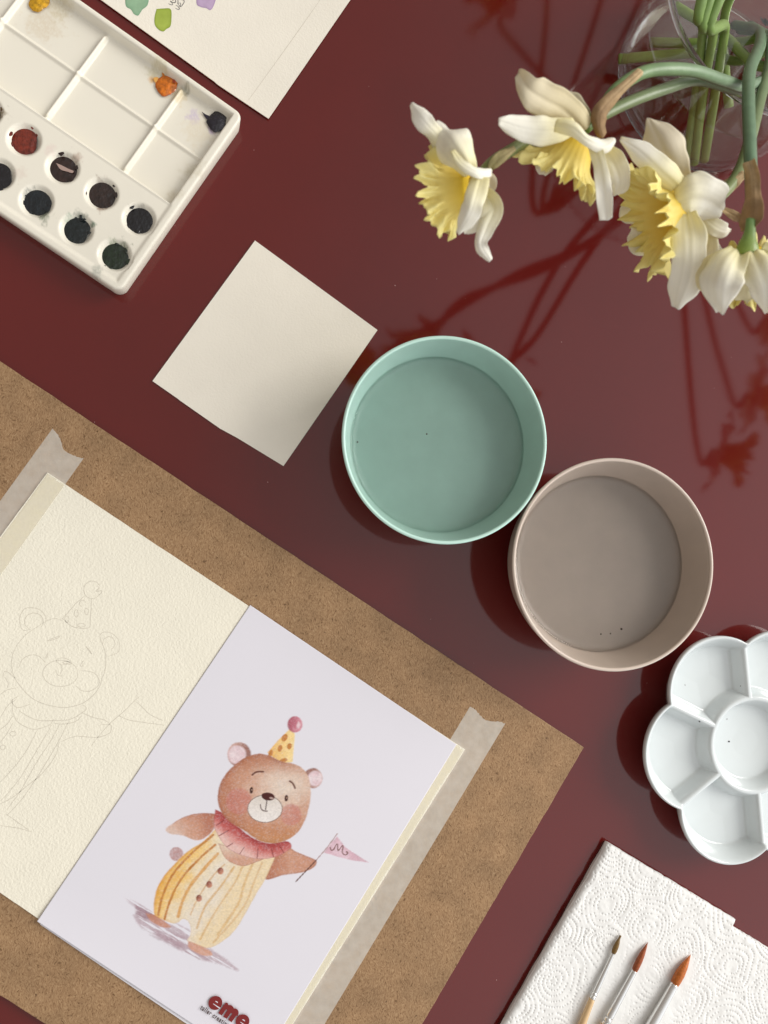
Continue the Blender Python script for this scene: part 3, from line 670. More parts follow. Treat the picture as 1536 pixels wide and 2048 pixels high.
# ------------------------------------------------------------------ lathe / tubes
def lathe(name, c, prof, m, parent=None, n=96, origin=None, wobble=0):
    V = []
    for k, (r, z) in enumerate(prof):
        for t in np.linspace(0, 2*math.pi, n, endpoint=False):
            rr = r*(1+wobble*math.sin(2*t+.6)+wobble*.6*math.sin(3*t+2)); V.append((c[0]+rr*math.cos(t), c[1]+rr*math.sin(t), z))
    fc = grid_faces(len(prof), n, True)
    return mesh(name, V, fc, m, parent, origin=origin)
def tube(name, pts, radii, m, parent=None, n=12, res=40, flat_=1.0, cap=True, colors=None, groove=0, origin=None):
    c = catmull(pts, res); rr = np.interp(np.linspace(0, 1, res), np.linspace(0, 1, len(radii)), radii)
    d = unit(np.gradient(c, axis=0)); up = np.array([0, 0, 1.0]); V = []; Cc = []
    s_ = unit(np.cross(d, up)+1e-9); v_ = np.cross(s_, d)
    for i in range(res):
        for k in range(n):
            t = 2*math.pi*k/n; g = 1-groove*(k % 2)
            V.append(c[i]+(s_[i]*math.cos(t)+v_[i]*math.sin(t)*flat_)*rr[i]*g)
            if colors: f = i/(res-1); Cc.append(tuple(colors[0][q]*(1-f)+colors[1][q]*f for q in range(3)))
    V = np.array(V); fc = [tuple(int(q) for q in f) for f in grid_faces(res, n, True)]
    a, b, dd = V[fc[0][0]], V[fc[0][1]], V[fc[0][3]]
    if np.cross(b-a, dd-a)@(a-c[0]) < 0: fc = [f[::-1] for f in fc]
    if cap: fc.append(tuple(range(n))); fc.append(tuple(range(res*n-1, (res-1)*n-1, -1)))
    return mesh(name, V, fc, m, parent, colors=Cc if colors else None, origin=origin)

# ------------------------------------------------------------------ bowls
def thin_water(name, tint, fmin=.02):
    m = bpy.data.materials.new(name); m.use_nodes = True; n = m.node_tree.nodes; L = m.node_tree.links
    b = n['Principled BSDF']; b.inputs['Base Color'].default_value = (1, 1, 1, 1); b.inputs['Roughness'].default_value = .0
    b.inputs['IOR'].default_value = 1.33; b.inputs['Transmission Weight'].default_value = 1
    b.inputs['Base Color'].default_value = (*tint, 1)
    return m
ZR = .045
def bowl(cx, cy, rpx, wx, wy, wr, col, label, tint):
    C = P(cx, cy, ZR); R = mm(rpx, ZR, (cx, cy)); th = .0014; zw = .0245
    o = thing('water_bowl', (C[0], C[1], 0), label, 'bowl', 'bowls of rinse water')
    Rw = mm(wr, zw, (wx, wy))
    prof_in = [(R-th*.22, ZR-.00015), (R-th*.5, ZR+.0001), (R-th*.8, ZR-.0002), (R-th, ZR-.0010)]
    for t in np.linspace(0, 1, 14)[1:]:
        z = ZR+(zw-ZR)*t; prof_in.append((R-th+(Rw-(R-th))*t, z))
    k = (R-th-Rw)/(ZR-zw)
    prof_in += [(Rw-.0002, zw-.0008), (Rw-.0005, zw-.0014), (Rw-.0012, zw-.0020), (Rw-.0024, zw-.0025), (Rw-.0045, zw-.0028), (Rw-.012, zw-.0031), (.02, zw-.0034), (.0001, zw-.0035)]
    prof_out = [(R*.55, .0), (R*.62, .0006), (R*.74, .004), (R*.84, .010), (R*.915, .020), (R*.965, .032), (R-.0004, ZR-.0025), (R, ZR-.0009)]
    prof = [(.0001, .0)]+prof_out+prof_in
    m = mat(label.split()[0]+'_bowl_glaze', col, rough=.30, spec=.5, var=.05, vscale=70, bump=.04, bscale=1400, bdist=.0001)
    lathe('shell', C, prof, m, o, n=160)
    rc_ = tuple(min(.9, q*1.22+.05) for q in col)
    lathe('rim', C, [(R-.0009+.00105*math.cos(t), ZR-.0006+.00105*math.sin(t)) for t in np.linspace(-.5*math.pi, 1.5*math.pi, 17)], mat(label.split()[0]+'_rim_glaze', rc_, rough=.25, spec=.5), o, n=160)
    ww = [(.0001, zw), (Rw*.6, zw), (Rw-.0012, zw), (Rw-.0004, zw+.0003), (Rw+.0006, zw+.0008), (Rw+.0002, zw-.0010), (Rw-.0001, zw-.0017), (Rw-.0009, zw-.0023), (Rw-.0022, zw-.0028), (Rw-.0045, zw-.0031), (Rw-.012, zw-.0034), (.0001, zw-.0039)]
    lathe('water', C, ww[::-1], thin_water(label.split()[0]+'_water', tint), o, n=160)
    return o, C, zw
mint, Cm, zw = bowl(893, 878.5, 206.5, 876, 891, 174, srgb(176, 209, 198), 'mint green ceramic bowl of rinse water beside the blank paper square', (.80, .84, .82))
taupe, Ct, zw = bowl(1230, 1128, 207, 1194, 1132, 171, srgb(190, 175, 162), 'taupe ceramic bowl of rinse water touching the flower palette and the mint bowl', (.80, .80, .79))
def icos(name, c, r, m, parent, n=10):
    prof = [(max(1e-5, r*math.sin(t)), c[2]-r*math.cos(t)) for t in np.linspace(0, math.pi, 8)]
    return lathe(name, c, prof, m, parent, n=n)
bub = mat('dark_speck', srgb(70, 55, 45), rough=.3)
for x, y, r in ((1202, 1268, .0005), (1221, 1267, .0005), (1243, 1258, .0007)): icos('floating_speck', P(x, y, zw+.0001), r, bub, taupe)
for x, y, r in ((853.5, 868, .0005), (715, 884, .0005)): icos('floating_speck', P(x, y, zw+.0001), r, bub, mint)

# ------------------------------------------------------------------ porcelain flower palette
ZF = .019; CF = np.array([.2985, -.1237, 0])
Ro, Rn, Rc = .0750, .0635, .0288
fp = thing('flower_palette', CF, 'white porcelain flower shaped mixing palette with seven empty wells at the right edge', 'paint palette')
nt_, nr = 480, 130
TH = np.linspace(0, 2*math.pi, nt_, endpoint=False)
notch = [math.radians(94+60*k) for k in range(6)]
dang = np.min([np.abs((TH-a+math.pi) % (2*math.pi)-math.pi) for a in notch], axis=0)
lob = dang/math.radians(30)
Rb = Rn+(Ro-Rn)*(1-(1-np.clip(lob, 0, 1))**2.0)**.98
RRf = np.linspace(0, 1, nr)[None, :]**.9; RT = RRf*Rb[:, None]; TT = np.repeat(TH[:, None], nr, 1)
dist_out = (Rb[:, None]-RT)*.93
ridge = np.min([np.where(np.cos(TT-a) > 0, RT*np.abs(np.sin(TT-a)), 9) for a in notch], axis=0)
ring_d = np.abs(RT-Rc)
# inside the centre disc only the ring counts
din = np.where(RT < Rc, ring_d, np.minimum(ridge, ring_d))
def wall(d, top, wid): return 1-sstep(top, wid, d)
def smax(a, b, k=.08): return np.log(np.exp(a/k)+np.exp(b/k))*k
wo_ = wall(dist_out, .0008, .0088); wi_ = wall(din, .0005, .0064)*.76
fall = (1-sstep(0.0, .0008, 0*din))
H = .0065+(ZF-.0065)*np.clip(np.maximum(wo_, wi_), 0, 1.0)
bowlish = .0012*np.clip(1-din/.02, 0, 1); H += bowlish*(1-np.maximum(wo_, wi_))
H -= np.where(dist_out < .0011, .0011-np.sqrt(np.maximum(0, .0011**2-(.0011-dist_out)**2)), 0)
H += .0006*np.sin(TT*2+.7)*np.clip(RT/Ro, 0, 1)
X = CF[0]+RT*np.cos(TT); Y = CF[1]+RT*np.sin(TT)
V = np.stack([X, Y, H], -1).reshape(-1, 3)
rows = [V]
for s, z in ((1.0, -.0016), (.975, .013), (.93, .007), (.86, .002), (.82, .0)):
    zz_ = H[:, -1]+z if z < 0 else np.full(nt_, z)
    rows.append(np.stack([CF[0]+Rb*s*np.cos(TH), CF[1]+Rb*s*np.sin(TH), zz_], -1))
fc = []
i = np.arange(nt_); i2 = (i+1) % nt_
j = np.arange(nr-1)
A = (i[:, None]*nr+j).ravel(); B_ = (i[:, None]*nr+j+1).ravel(); C2 = (i2[:, None]*nr+j+1).ravel(); D2 = (i2[:, None]*nr+j).ravel()
fc.append(np.stack([A, B_, C2, D2], 1))
prev = i*nr+nr-1; base0 = nt_*nr
for k in range(5):
    cur = base0+k*nt_+i; pn = np.roll(prev, -1); cn = np.roll(cur, -1)
    fc.append(np.stack([prev, cur, cn, pn], 1)); prev = cur
porc = mat('white_porcelain', srgb(217, 224, 225), rough=.07, spec=.6, var=.015, vscale=40, bump=.10, bscale=60, bdist=.0012)
mesh('dish', np.vstack(rows), np.vstack(fc), porc, fp)
sp_m = mat('kiln_speck', srgb(45, 42, 42), rough=.5)
for x, y, r in ((1458, 1483, .00055), (1399, 1443, .00045), (1370, 1370, .0003), (1481, 1372, .0003), (1454, 1438, .0003)):
    q = P(x, y, .0085); rr_ = np.hypot(q[0]-CF[0], q[1]-CF[1]); ti = int(((math.atan2(q[1]-CF[1], q[0]-CF[0])) % (2*math.pi))/(2*math.pi)*nt_) % nt_
    hz = np.interp(rr_, RT[ti], H[ti]); q = P(x, y, hz); icos('speck', q, r, sp_m, fp)

# ------------------------------------------------------------------ paper towel
ZK = .0062
A0 = P(1217, 1686, ZK); ut = unit(P(1473, 1840, ZK)-A0); vt = unit(P(1012, 2044, ZK)-A0)
Kinv = np.linalg.inv(np.array([ut[:2], vt[:2]]).T)
def kuv(px, py): return Kinv@((P(px, py, ZK)-A0)[:2])
u1 = kuv(1473, 1840)[0]; vn = kuv(1467, 1852)[1]*1.1
nu, nv = 440, 400
us = np.linspace(0, .158, nu); vs = np.linspace(0, .150, nv); UU, VV = np.meshgrid(us, vs, indexing='ij')
bound = np.where(UU > u1, vn+(UU-u1)*.03, 0)*1.0+.00035*(fbm(UU*220, UU*0, 5, 2)-.5)
Ve = np.maximum(VV, bound)
lft = .0012*(fbm(VV*120, VV*0+3, 9, 3)-.5)
Ue = UU+lft*np.clip(1-UU/.01, 0, 1)
# embossed dots along scalloped arcs
Ht = np.zeros(UU.shape)
centers = []
sp = .030
for a in range(-1, 8):
    for b in range(-1, 9): centers.append((a*sp*1.05+(b % 2)*sp*.5+rng.normal(0, .002), b*sp*.95+rng.normal(0, .002)))
centers = np.array(centers)
dots = []
def warp(u, v):
    return (fbm(u*45+3, v*45+7, 201, 2)-.5)*.011, (fbm(u*45+13, v*45+1, 211, 2)-.5)*.011
for ci, (cu, cv) in enumerate(centers):
    for k, R in enumerate(np.arange(.0022, .021, .0030)):
        n_ = max(4, int(2*math.pi*R/.0019)); ph = rng.uniform(0, 6)
        for q in range(n_):
            t = ph+2*math.pi*q/n_; x, y = cu+R*math.cos(t), cv+R*math.sin(t)
            dd = np.hypot(*(centers-np.array([x, y])).T); 
            if dd.argmin() == ci and (R > .005 or ci % 3) and -.01 < x < .168 and -.01 < y < .16: rng.random() < .9 and dots.append((x+rng.normal(0, .00013), y+rng.normal(0, .00013)))
du = us[1]-us[0]; dv = vs[1]-vs[0]
for (x, y) in dots:
    wx_, wy_ = warp(np.array([x]), np.array([y])); x = x+wx_[0]; y = y+wy_[0]
    if not (.0008 < x < .157 and .0005 < y < .149): continue
    i0, i1 = max(0, int((x-.0013)/du)), min(nu, int((x+.0013)/du)+2); j0, j1 = max(0, int((y-.0013)/dv)), min(nv, int((y+.0013)/dv)+2)
    sub = np.exp(-(((us[i0:i1, None]-x)**2+(vs[None, j0:j1]-y)**2)/(.00042**2)))
    Ht[i0:i1, j0:j1] -= sub*.00060
wU, wV = warp(UU, VV)
near_c = np.min([np.hypot(UU-wU-a_[0], VV-wV-a_[1]) for a_ in centers], axis=0)
Ht -= .00004*(.3+1.4*fbm(UU*110, VV*110, 231, 2))*np.cos(2*math.pi*(near_c-.0022)/.0030)
bz = np.zeros(UU.shape)
for (x0, y0, x1, y1, r) in ((1240, 1890, 1150, 2080, 26), (1290, 1900, 1200, 2080, 34), (1365, 1940, 1290, 2080, 40)):
    a = kuv(x0, y0); b = kuv(x1, y1); ab = b-a; t = np.clip(((UU-a[0])*ab[0]+(VV-a[1])*ab[1])/(ab@ab), 0, 1)
    dd = np.hypot(UU-a[0]-t*ab[0], VV-a[1]-t*ab[1]); bz = np.maximum(bz, 1-sstep(mm(r)*.5, mm(r)*1.15, dd))
Ht *= 1-.88*bz
Ht += .0008*(fbm(UU*170, VV*170, 50, 3)-.5)*(1-.5*bz)+.0011*(fbm(UU*22, VV*22, 60, 2)-.5)
eg = np.minimum(UU, Ve-bound+.0001)
lf = np.where(UU < .0035, .0035-np.sqrt(np.maximum(0, .0035**2-(.0035-UU)**2)), 0)
Zt = ZK+Ht-lf*.9-.0006*(1-sstep(0, .003, Ve-bound))
G = A0*np.array([1, 1, 0])+Ue[..., None]*ut+Ve[..., None]*vt; G[..., 2] = np.maximum(Zt, .0015)
V = G.reshape(-1, 3); fc = grid_faces(nu, nv)
a_, b_, d_ = V[fc[0][0]], V[fc[0][1]], V[fc[0][3]]
if np.cross(b_-a_, d_-a_)[2] < 0: fc = fc[:, ::-1].copy()
ring = [i*nv for i in range(nu)]+[(nu-1)*nv+j for j in range(1, nv)]+[i*nv+nv-1 for i in range(nu-2, -1, -1)]+[j for j in range(nv-2, 0, -1)]
rp = V[ring]; low_ = rp.copy(); low_ += unit((rp.mean(0)-rp)*np.array([1, 1, 0]))*.0005; low_[:, 2] = .0036
nV = len(V); n_ = len(ring); V = np.vstack([V, low_]); sf = np.array([[ring[i], ring[(i+1) % n_], nV+(i+1) % n_, nV+i] for i in range(n_)])
c0 = rp.mean(0); nn_ = np.cross(V[sf[0][1]]-V[sf[0][0]], V[sf[0][3]]-V[sf[0][0]])
if nn_@(rp[0]-c0) < 0: sf = sf[:, ::-1]
tow = thing('paper_towel', (A0+ut*.07+vt*.07)*np.array([1, 1, 0]), 'folded white embossed paper towel under the three paintbrushes', 'paper towel')
tissue = mat('soft_tissue', srgb(238, 238, 236), rough=.95, spec=.1, bump=.3, bscale=2200, bdist=.00015)
mesh('top_layer', V, np.vstack([fc, sf]), tissue, tow)
def towel_px(u, v):
    q = A0+ut*u+vt*v; return q
def towel_layer(u0, v0, z0, z1, uend):
    nn = 40; pts = [towel_px(u0+.0002*math.sin(k), v0+(.15-v0)*k/nn) for k in range(nn)]+[towel_px(uend, .15)]+[towel_px(uend, v0)]
    pts += [towel_px(uend-(uend-u0)*k/nn, v0+rng.normal(0, .00012)) for k in range(1, nn)]
    k = len(pts); V = np.array([[p[0], p[1], z1] for p in pts]+[[p[0], p[1], z0] for p in pts])
    top = list(range(k)); sd_ = [(i, i+k, (i+1) % k+k, (i+1) % k) for i in range(k)]
    return mesh('folded_layer', V, [top]+sd_, tissue, tow, smooth=False)
towel_layer(.0008, .0004, .0002, .0019, u1+.0002)
towel_layer(u1+.0003, vn+.0004, .0002, .0034, .158)
towel_layer(.0004, .0001, .0020, .0035, u1+.0005)

# ------------------------------------------------------------------ brushes
metal = mat('brushed_aluminium', srgb(232, 232, 230), rough=.22, metal=.85, spec=.5)
wood = mat('pale_wood', srgb(222, 188, 140), rough=.25, spec=.5, var=.12, vscale=120, stretch=(1, 1, 1), coat=.3)
def bristle_mat(name, c): return mat(name, c, rough=.45, spec=.4, var=.35, vscale=900, bump=.5, bscale=1500, bdist=.0004)
def brush(tip, bb, fe, end, wt, wb, wbell, wf, we, col, label, mcol):
    zc = ZK+.0004
    def at(p, r): return P(*p, zc+r)
    L_ = lambda p, q, t: (p[0]+(q[0]-p[0])*t, p[1]+(q[1]-p[1])*t)
    o = thing('paintbrush', P(*bb, zc), label, 'paintbrush', 'paintbrushes on the paper towel')
    rb, rf, re = mm(wb/2), mm(wf/2), mm(we/2)
    rt = mm(wt/2); rbel = mm(wbell/2)
    pts = [at(L_(bb, tip, t), r*1.0+.0002) for t, r in ((-.05, rb), (.12, rbel), (.35, rbel), (.6, rbel*.8), (.82, rbel*.42), (1, rt))]
    tube('bristles', pts, [rb*.93, rbel*.97, rbel, rbel*.78, rbel*.4, rt], bristle_mat(col, mcol), o, n=20, res=30, groove=.05)
    ringt = []; radl = []
    for t in np.linspace(0, 1, 60):
        r = rb+(rf-rb)*t
        for c0_, am in ((.015, .10), (.86, -.12), (.90, .05), (.94, -.12)):
            r *= 1+am*math.exp(-((t-c0_)/.012)**2)
        ringt.append(at(L_(bb, fe, t), r)); radl.append(r)
    tube('ferrule', ringt, radl, metal, o, n=24, res=60)
    tube('handle', [at(L_(fe, end, t), rf*.97+(re-rf)*min(1, t*3)) for t in np.linspace(-.01, 1, 8)], [rf*.94, (rf+re)/2, re, re, re, re, re*.95, re*.9], wood, o, n=24, res=30)
    return o
brush((1241, 1871), (1227, 1905.5), (1184.5, 1997), (1075, 2270), 4.2, 8.0, 10.5, 12.0, 16, 'olive_bristles', 'thinnest paintbrush with short olive bristles, leftmost on the paper towel', srgb(125, 95, 45))
brush((1296, 1884), (1269, 1941), (1210, 2050), (1095, 2300), .5, 11.5, 12.8, 17, 21, 'red_brown_bristles', 'paintbrush with pointed red brown bristles between the other two brushes', srgb(160, 82, 42))
brush((1381.5, 1909), (1349, 1968), (1272, 2105), (1170, 2330), .5, 16.5, 18.5, 25, 27, 'orange_bristles', 'thickest paintbrush with pointed orange bristles, nearest the right edge', srgb(196, 108, 42))

# ------------------------------------------------------------------ glass vase
def glass(name, tint=(1, 1, 1), f0=.045, bump=0):
    """clear glass: see-through with a reflection that grows towards grazing angles"""
    m = bpy.data.materials.new(name); m.use_nodes = True; n = m.node_tree.nodes; L = m.node_tree.links; n.remove(n['Principled BSDF'])
    g = n.new('ShaderNodeNewGeometry'); dt = n.new('ShaderNodeVectorMath'); dt.operation = 'DOT_PRODUCT'
    L.new(g.outputs['Incoming'], dt.inputs[0]); L.new(g.outputs['Normal'], dt.inputs[1])
    def mth(op, a, b=None):
        q = n.new('ShaderNodeMath'); q.operation = op
        if isinstance(a, (int, float)): q.inputs[0].default_value = a
        else: L.new(a, q.inputs[0])
        if b is not None:
            if isinstance(b, (int, float)): q.inputs[1].default_value = b
            else: L.new(b, q.inputs[1])
        return q.outputs[0]
    fz = mth('POWER', mth('SUBTRACT', 1.0, mth('ABSOLUTE', dt.outputs['Value'])), 2.4)
    fac = mth('ADD', mth('MULTIPLY', fz, .9), f0)
    tr = n.new('ShaderNodeBsdfTransparent'); tr.inputs[0].default_value = (*tint, 1)
    gl = n.new('ShaderNodeBsdfGlossy'); gl.inputs['Roughness'].default_value = .02
    ms = n.new('ShaderNodeMixShader'); L.new(fac, ms.inputs[0]); L.new(tr.outputs[0], ms.inputs[1]); L.new(gl.outputs[0], ms.inputs[2])
    L.new(ms.outputs[0], n['Material Output'].inputs['Surface'])
    return m
HV = .088; BV = np.array([.2835, .306, 0.])
vase = thing('glass_vase', BV, 'clear round glass vase of water holding the daffodils at the upper right', 'vase')
outer = [(.0001, .0003), (.046, .0003), (.054, .0014), (.0590, .0045), (.0610, .009), (.0625, .02), (.0655, .045), (.0685, .068), (.0708, HV-.0015)]
inner = [(.0690, HV-.0015), (.0667, .068), (.0637, .045), (.0607, .02), (.0590, .011), (.0560, .0075), (.050, .0058), (.03, .005), (.0001, .0048)]
lathe('glass_body', BV, outer, glass('clear_glass', (.985, .99, .985)), vase, n=140)
lathe('inner_wall', BV, inner, glass('clear_glass_inner', (.985, .99, .985)), vase, n=140)
rimm = bpy.data.materials.new('rim_glass'); rimm.use_nodes = True; b_ = rimm.node_tree.nodes['Principled BSDF']
b_.inputs['Transmission Weight'].default_value = 1; b_.inputs['Roughness'].default_value = 0; b_.inputs['IOR'].default_value = 1.5
lathe('rim', BV, [(.0699+.0017*math.cos(t), HV-.0010+.0017*math.sin(t)) for t in np.linspace(-.5*math.pi, 1.5*math.pi, 17)], rimm, vase, n=140)
lathe('foot_ring', BV, [(.0585+.0010*math.cos(t), .0052+.0010*math.sin(t)) for t in np.linspace(-.5*math.pi, 1.5*math.pi, 13)], rimm, vase, n=140)
zl = .052
lathe('water', BV, [(.0001, zl), (.062, zl), (.0638, zl+.0003), (.0645, zl+.0011)][::-1], glass('vase_water', (.90, .92, .84), .03), vase, n=140)
mk = ribbons('printed_mark', [[(1521, 34), (1532, 52)], [(1532, 52), (1529, 36)], [(1529, 36), (1541, 56)], [(1541, 56), (1536, 62)]], .0062, 4.5, mat('black_print', srgb(12, 12, 16), rough=.4), vase, jit=.1)

# ------------------------------------------------------------------ daffodils
petal_m = mat('cream_petal', attr=True, rough=.55, spec=.3, trans=.28, bump=.3, bscale=600, bdist=.0003)
corona_m = mat('yellow_corona', attr=True, rough=.55, spec=.3, trans=.22, bump=.25, bscale=500, bdist=.0004)
stem_m = mat('green_stem', attr=True, rough=.38, spec=.4, var=.15, vscale=160, bump=.25, bscale=900, bdist=.0003)
spathe_m = mat('papery_spathe', attr=True, rough=.7, spec=.2, var=.25, vscale=220, bump=.6, bscale=350, bdist=.0008, trans=.15)
PB, PT_ = srgb(247, 240, 190), srgb(251, 249, 238)
def petal(parent, sp_, hwid, prof=None, cup=.25, roll=0.0, seed=0, name='petal', colors=(PB, PT_), m=None, world=False, normal=None, pleat=.5):
    """sp_: spine points (px, py, z); hwid: widest half width in photo pixels (or metres when world)"""
    nu, nv = 34, 21
    pts = np.array(sp_) if world else np.array([P(*q) for q in sp_])
    c = catmull(pts, nu); d = unit(np.gradient(c, axis=0))
    zc = c[:, 2]; wmax = hwid if world else hwid*(D-zc.mean())/F*1.05
    prof = prof or [.42, .78, 1.0, 1.02, .9, .62, .10]
    ww = wmax*np.interp(np.linspace(0, 1, nu), np.linspace(0, 1, len(prof)), prof)
    ww = np.convolve(np.pad(ww, 2, mode='edge'), [.1, .2, .4, .2, .1], 'valid')
    view = unit(np.array([0, 0, D])-c) if normal is None else np.tile(unit(np.array(normal, float)), (nu, 1))
    side = unit(np.cross(d, view)); nr_ = np.cross(side, d)
    cr, sr = math.cos(roll), math.sin(roll)
    s2 = side*cr+nr_*sr; n2 = nr_*cr-side*sr
    r2 = np.random.default_rng(seed+11); ph = r2.uniform(0, 6.28, 8); cu1, cu2 = r2.uniform(-.5, 1.5, 2); V = []; Cc = []
    for i in range(nu):
        t = i/(nu-1)
        for k in range(nv):
            s = k/(nv-1)*2-1
            cp = cup*(cu1 if s < 0 else cu2)
            off = -cp*ww[i]*s*s+wmax*.10*math.sin(4.5*t+2.5*s+ph[0])+wmax*.045*pleat*math.cos(s*7+ph[1])*(1-.5*t)
            off += wmax*.13*abs(s)**2.5*math.sin(10*t+ph[2]+(2 if s > 0 else 0))+wmax*.05*abs(s)**2*math.sin(23*t+ph[4])
            off -= wmax*.07*math.exp(-(s/.12)**2)*(1-t*.6)
            e = 1+(.05*math.sin(11*t+ph[3])+.03*math.sin(23*t+ph[5]))*abs(s)
            tip = max(0, (t-.86)/.14)*wmax*(.06*math.sin(4*s+ph[6])-.22*s*s)
            V.append(c[i]+s2[i]*ww[i]*s*e+n2[i]*off+d[i]*tip)
            f = min(1, t*1.6); vein = .03*math.cos(s*26+.8*math.sin(t*3))+.02*math.cos(s*47+ph[7]); f2 = 1-.035*(1-t)*math.exp(-(s/.15)**2)+vein*(.6+.4*(1-t))
            Cc.append(tuple((colors[0][q]*(1-f)+colors[1][q]*f)*f2 for q in range(3)))
    o = mesh(name, V, grid_faces(nu, nv), m or petal_m, parent, colors=Cc)
    md = o.modifiers.new('thick', 'SOLIDIFY'); md.thickness = .00012; md.offset = 0
    return o
YT, YR = srgb(240, 206, 50), srgb(247, 236, 160)
def corona(parent, throat, axis, length, R, seed=0, flare=1.15):
    nu, nv = 40, 200; a = unit(np.array(axis, float)); e1 = unit(np.cross(a, [0.1, .2, 1])); e2 = np.cross(a, e1); r2 = np.random.default_rng(seed); ph = r2.uniform(0, 6.28, 8)
    V = []; Cc = []
    for i in range(nu):
        t = i/(nu-1)
        r = R*np.interp(t, [0, .12, .5, .75, .9, 1], [.30, .44, .62, .76, .93, flare*1.0])
        z = length*np.interp(t, [0, .12, .5, .8, .92, 1], [0, .10, .52, .86, .97, 1.0])
        fr = sstep(.55, 1, t)
        for k in range(nv):
            th_ = 2*math.pi*k/nv
            wv = math.sin(11*th_+ph[0]+1.1*math.sin(3*th_+ph[6]))+.7*math.sin(19*th_+ph[1])+.45*math.sin(31*th_+ph[2])
            lob_ = max(0, math.sin(25*th_+ph[3]+math.sin(7*th_)))**.5
            rr = r*(1+.10*wv*fr+.015*math.sin(24*th_)*t)
            zz_ = z+R*.13*fr*(math.sin(11*th_+ph[4])+.8*math.sin(23*th_+ph[5]))*.8+R*.12*sstep(.85, 1, t)*lob_+R*.05*fr*math.sin(47*th_+ph[7])
            V.append(np.array(throat)+a*zz_+(e1*math.cos(th_)+e2*math.sin(th_))*rr)
            f = np.clip(t*1.15-.10+.10*wv*fr, 0, 1); Cc.append(tuple(YT[q]*(1-f)+YR[q]*f for q in range(3)))
    o = mesh('corona', V, grid_faces(nu, nv, True), corona_m, parent, colors=Cc)
    md = o.modifiers.new('thick', 'SOLIDIFY'); md.thickness = .0002; md.offset = 0
    return o
SG, SB = srgb(104, 130, 84), srgb(108, 132, 60)
def stem(parent, pts, r0, r1=None, c0=SG, c1=SB, name='stem', res=60, flat_=.8):
    return tube(name, [P(*q) for q in pts], [r0*.80, (r1 or r0)*.84], stem_m, parent, n=18, res=res, colors=(c0, c1), flat_=flat_, groove=.07)
BR = (srgb(206, 180, 138), srgb(160, 130, 96))
G_ = 'daffodils in the glass vase'
def base(p, label): return thing('daffodil', P(*p), label, 'daffodil', G_)

# bloom A, left
fa = base((930, 380, .15), 'leftmost daffodil with its yellow trumpet facing left, hanging over the table')
za = .160
petal(fa, [(900, 305, za), (872, 270, za+.004), (845, 240, za+.006), (821, 207, za+.004)], 20, [.9, 1.0, .85, .8, .95, .8, .25], seed=1, cup=.4)
petal(fa, [(942, 350, za+.006), (925, 318, za+.010), (902, 285, za+.010), (884, 262, za+.004), (880, 240, za)], 36, [.35, .75, 1.0, 1.05, .85, .3], seed=2, cup=.45)
petal(fa, [(905, 300, za+.012), (925, 328, za+.013), (955, 345, za+.012), (984, 345, za+.008)], 10, [.5, .8, 1, 1, 1, .7], seed=3, cup=.5, roll=.3)
petal(fa, [(962, 352, za+.010), (950, 395, za+.013), (938, 430, za+.010), (915, 468, za+.004)], 21, [.8, 1, 1, 1, .95, .8, .2], seed=4, cup=.35)
petal(fa, [(955, 390, za), (962, 420, za+.002), (950, 445, za), (930, 468, za-.003)], 24, [.5, .9, 1, .9, .6, .2], seed=14, cup=.3)
petal(fa, [(968, 385, za+.002), (988, 415, za+.004), (972, 458, za+.002), (962, 490, za), (981, 522, za-.004)], 17, [.7, 1.1, 1.15, .95, .75, .8, .35], seed=5, cup=.45)
petal(fa, [(900, 400, za-.012), (880, 425, za-.014), (862, 420, za-.014)], 16, seed=6)
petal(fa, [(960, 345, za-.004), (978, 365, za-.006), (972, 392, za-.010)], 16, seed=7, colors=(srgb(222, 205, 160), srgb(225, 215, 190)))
ax_ = unit(P(868, 392, za-.014)-P(950, 372, za)); corona(fa, P(948, 372, za), ax_, mm(74, za), mm(77, za), seed=2)
stem(fa, [(960, 352, za-.002), (985, 325, za-.003), (1020, 302, za-.004), (1062, 280, .150), (1140, 262, .146), (1250, 208, .142), (1330, 178, .135), (1400, 160, .125), (1486, 178, .104), (1556, 150, .078), (1560, 90, .04), (1500, 50, .012)], .0030, .0036, srgb(120, 126, 66), srgb(112, 136, 112), flat_=.85)
petal(fa, [(1030, 296, za+.002), (1005, 312, za+.002), (985, 330, za+.001), (978, 345, za)], 11, seed=9, name='spathe', colors=(srgb(176, 160, 118), srgb(150, 140, 95)), m=spathe_m)

# bloom B
fb = base((1150, 280, .15), 'second daffodil from the left with its trumpet facing down and a tall upswept petal')
zb = .158
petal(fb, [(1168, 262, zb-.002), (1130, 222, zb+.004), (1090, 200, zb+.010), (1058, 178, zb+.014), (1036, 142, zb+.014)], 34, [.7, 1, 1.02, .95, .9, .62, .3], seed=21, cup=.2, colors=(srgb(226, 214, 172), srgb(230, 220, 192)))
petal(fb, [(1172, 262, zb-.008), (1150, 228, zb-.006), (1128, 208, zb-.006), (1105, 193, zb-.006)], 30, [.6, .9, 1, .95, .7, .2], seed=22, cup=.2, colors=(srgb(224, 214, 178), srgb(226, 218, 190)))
petal(fb, [(1150, 252, zb+.008), (1100, 262, zb+.009), (1050, 258, zb+.010), (997, 241, zb+.012)], 25, [.7, .95, 1.05, 1.15, 1, .75, .3], seed=23, cup=.35)
petal(fb, [(1110, 248, zb+.014), (1145, 256, zb+.017), (1175, 280, zb+.016), (1205, 290, zb+.014), (1230, 278, zb+.012)], 14, [.9, 1, .75, .8, 1.1, .75], seed=24, cup=.6, roll=.2)
petal(fb, [(1188, 288, zb+.011), (1200, 330, zb+.012), (1208, 385, zb+.008), (1212, 441, zb+.004)], 16, [.8, .9, .85, .9, 1.05, 1.05, .75], seed=25, cup=.5)
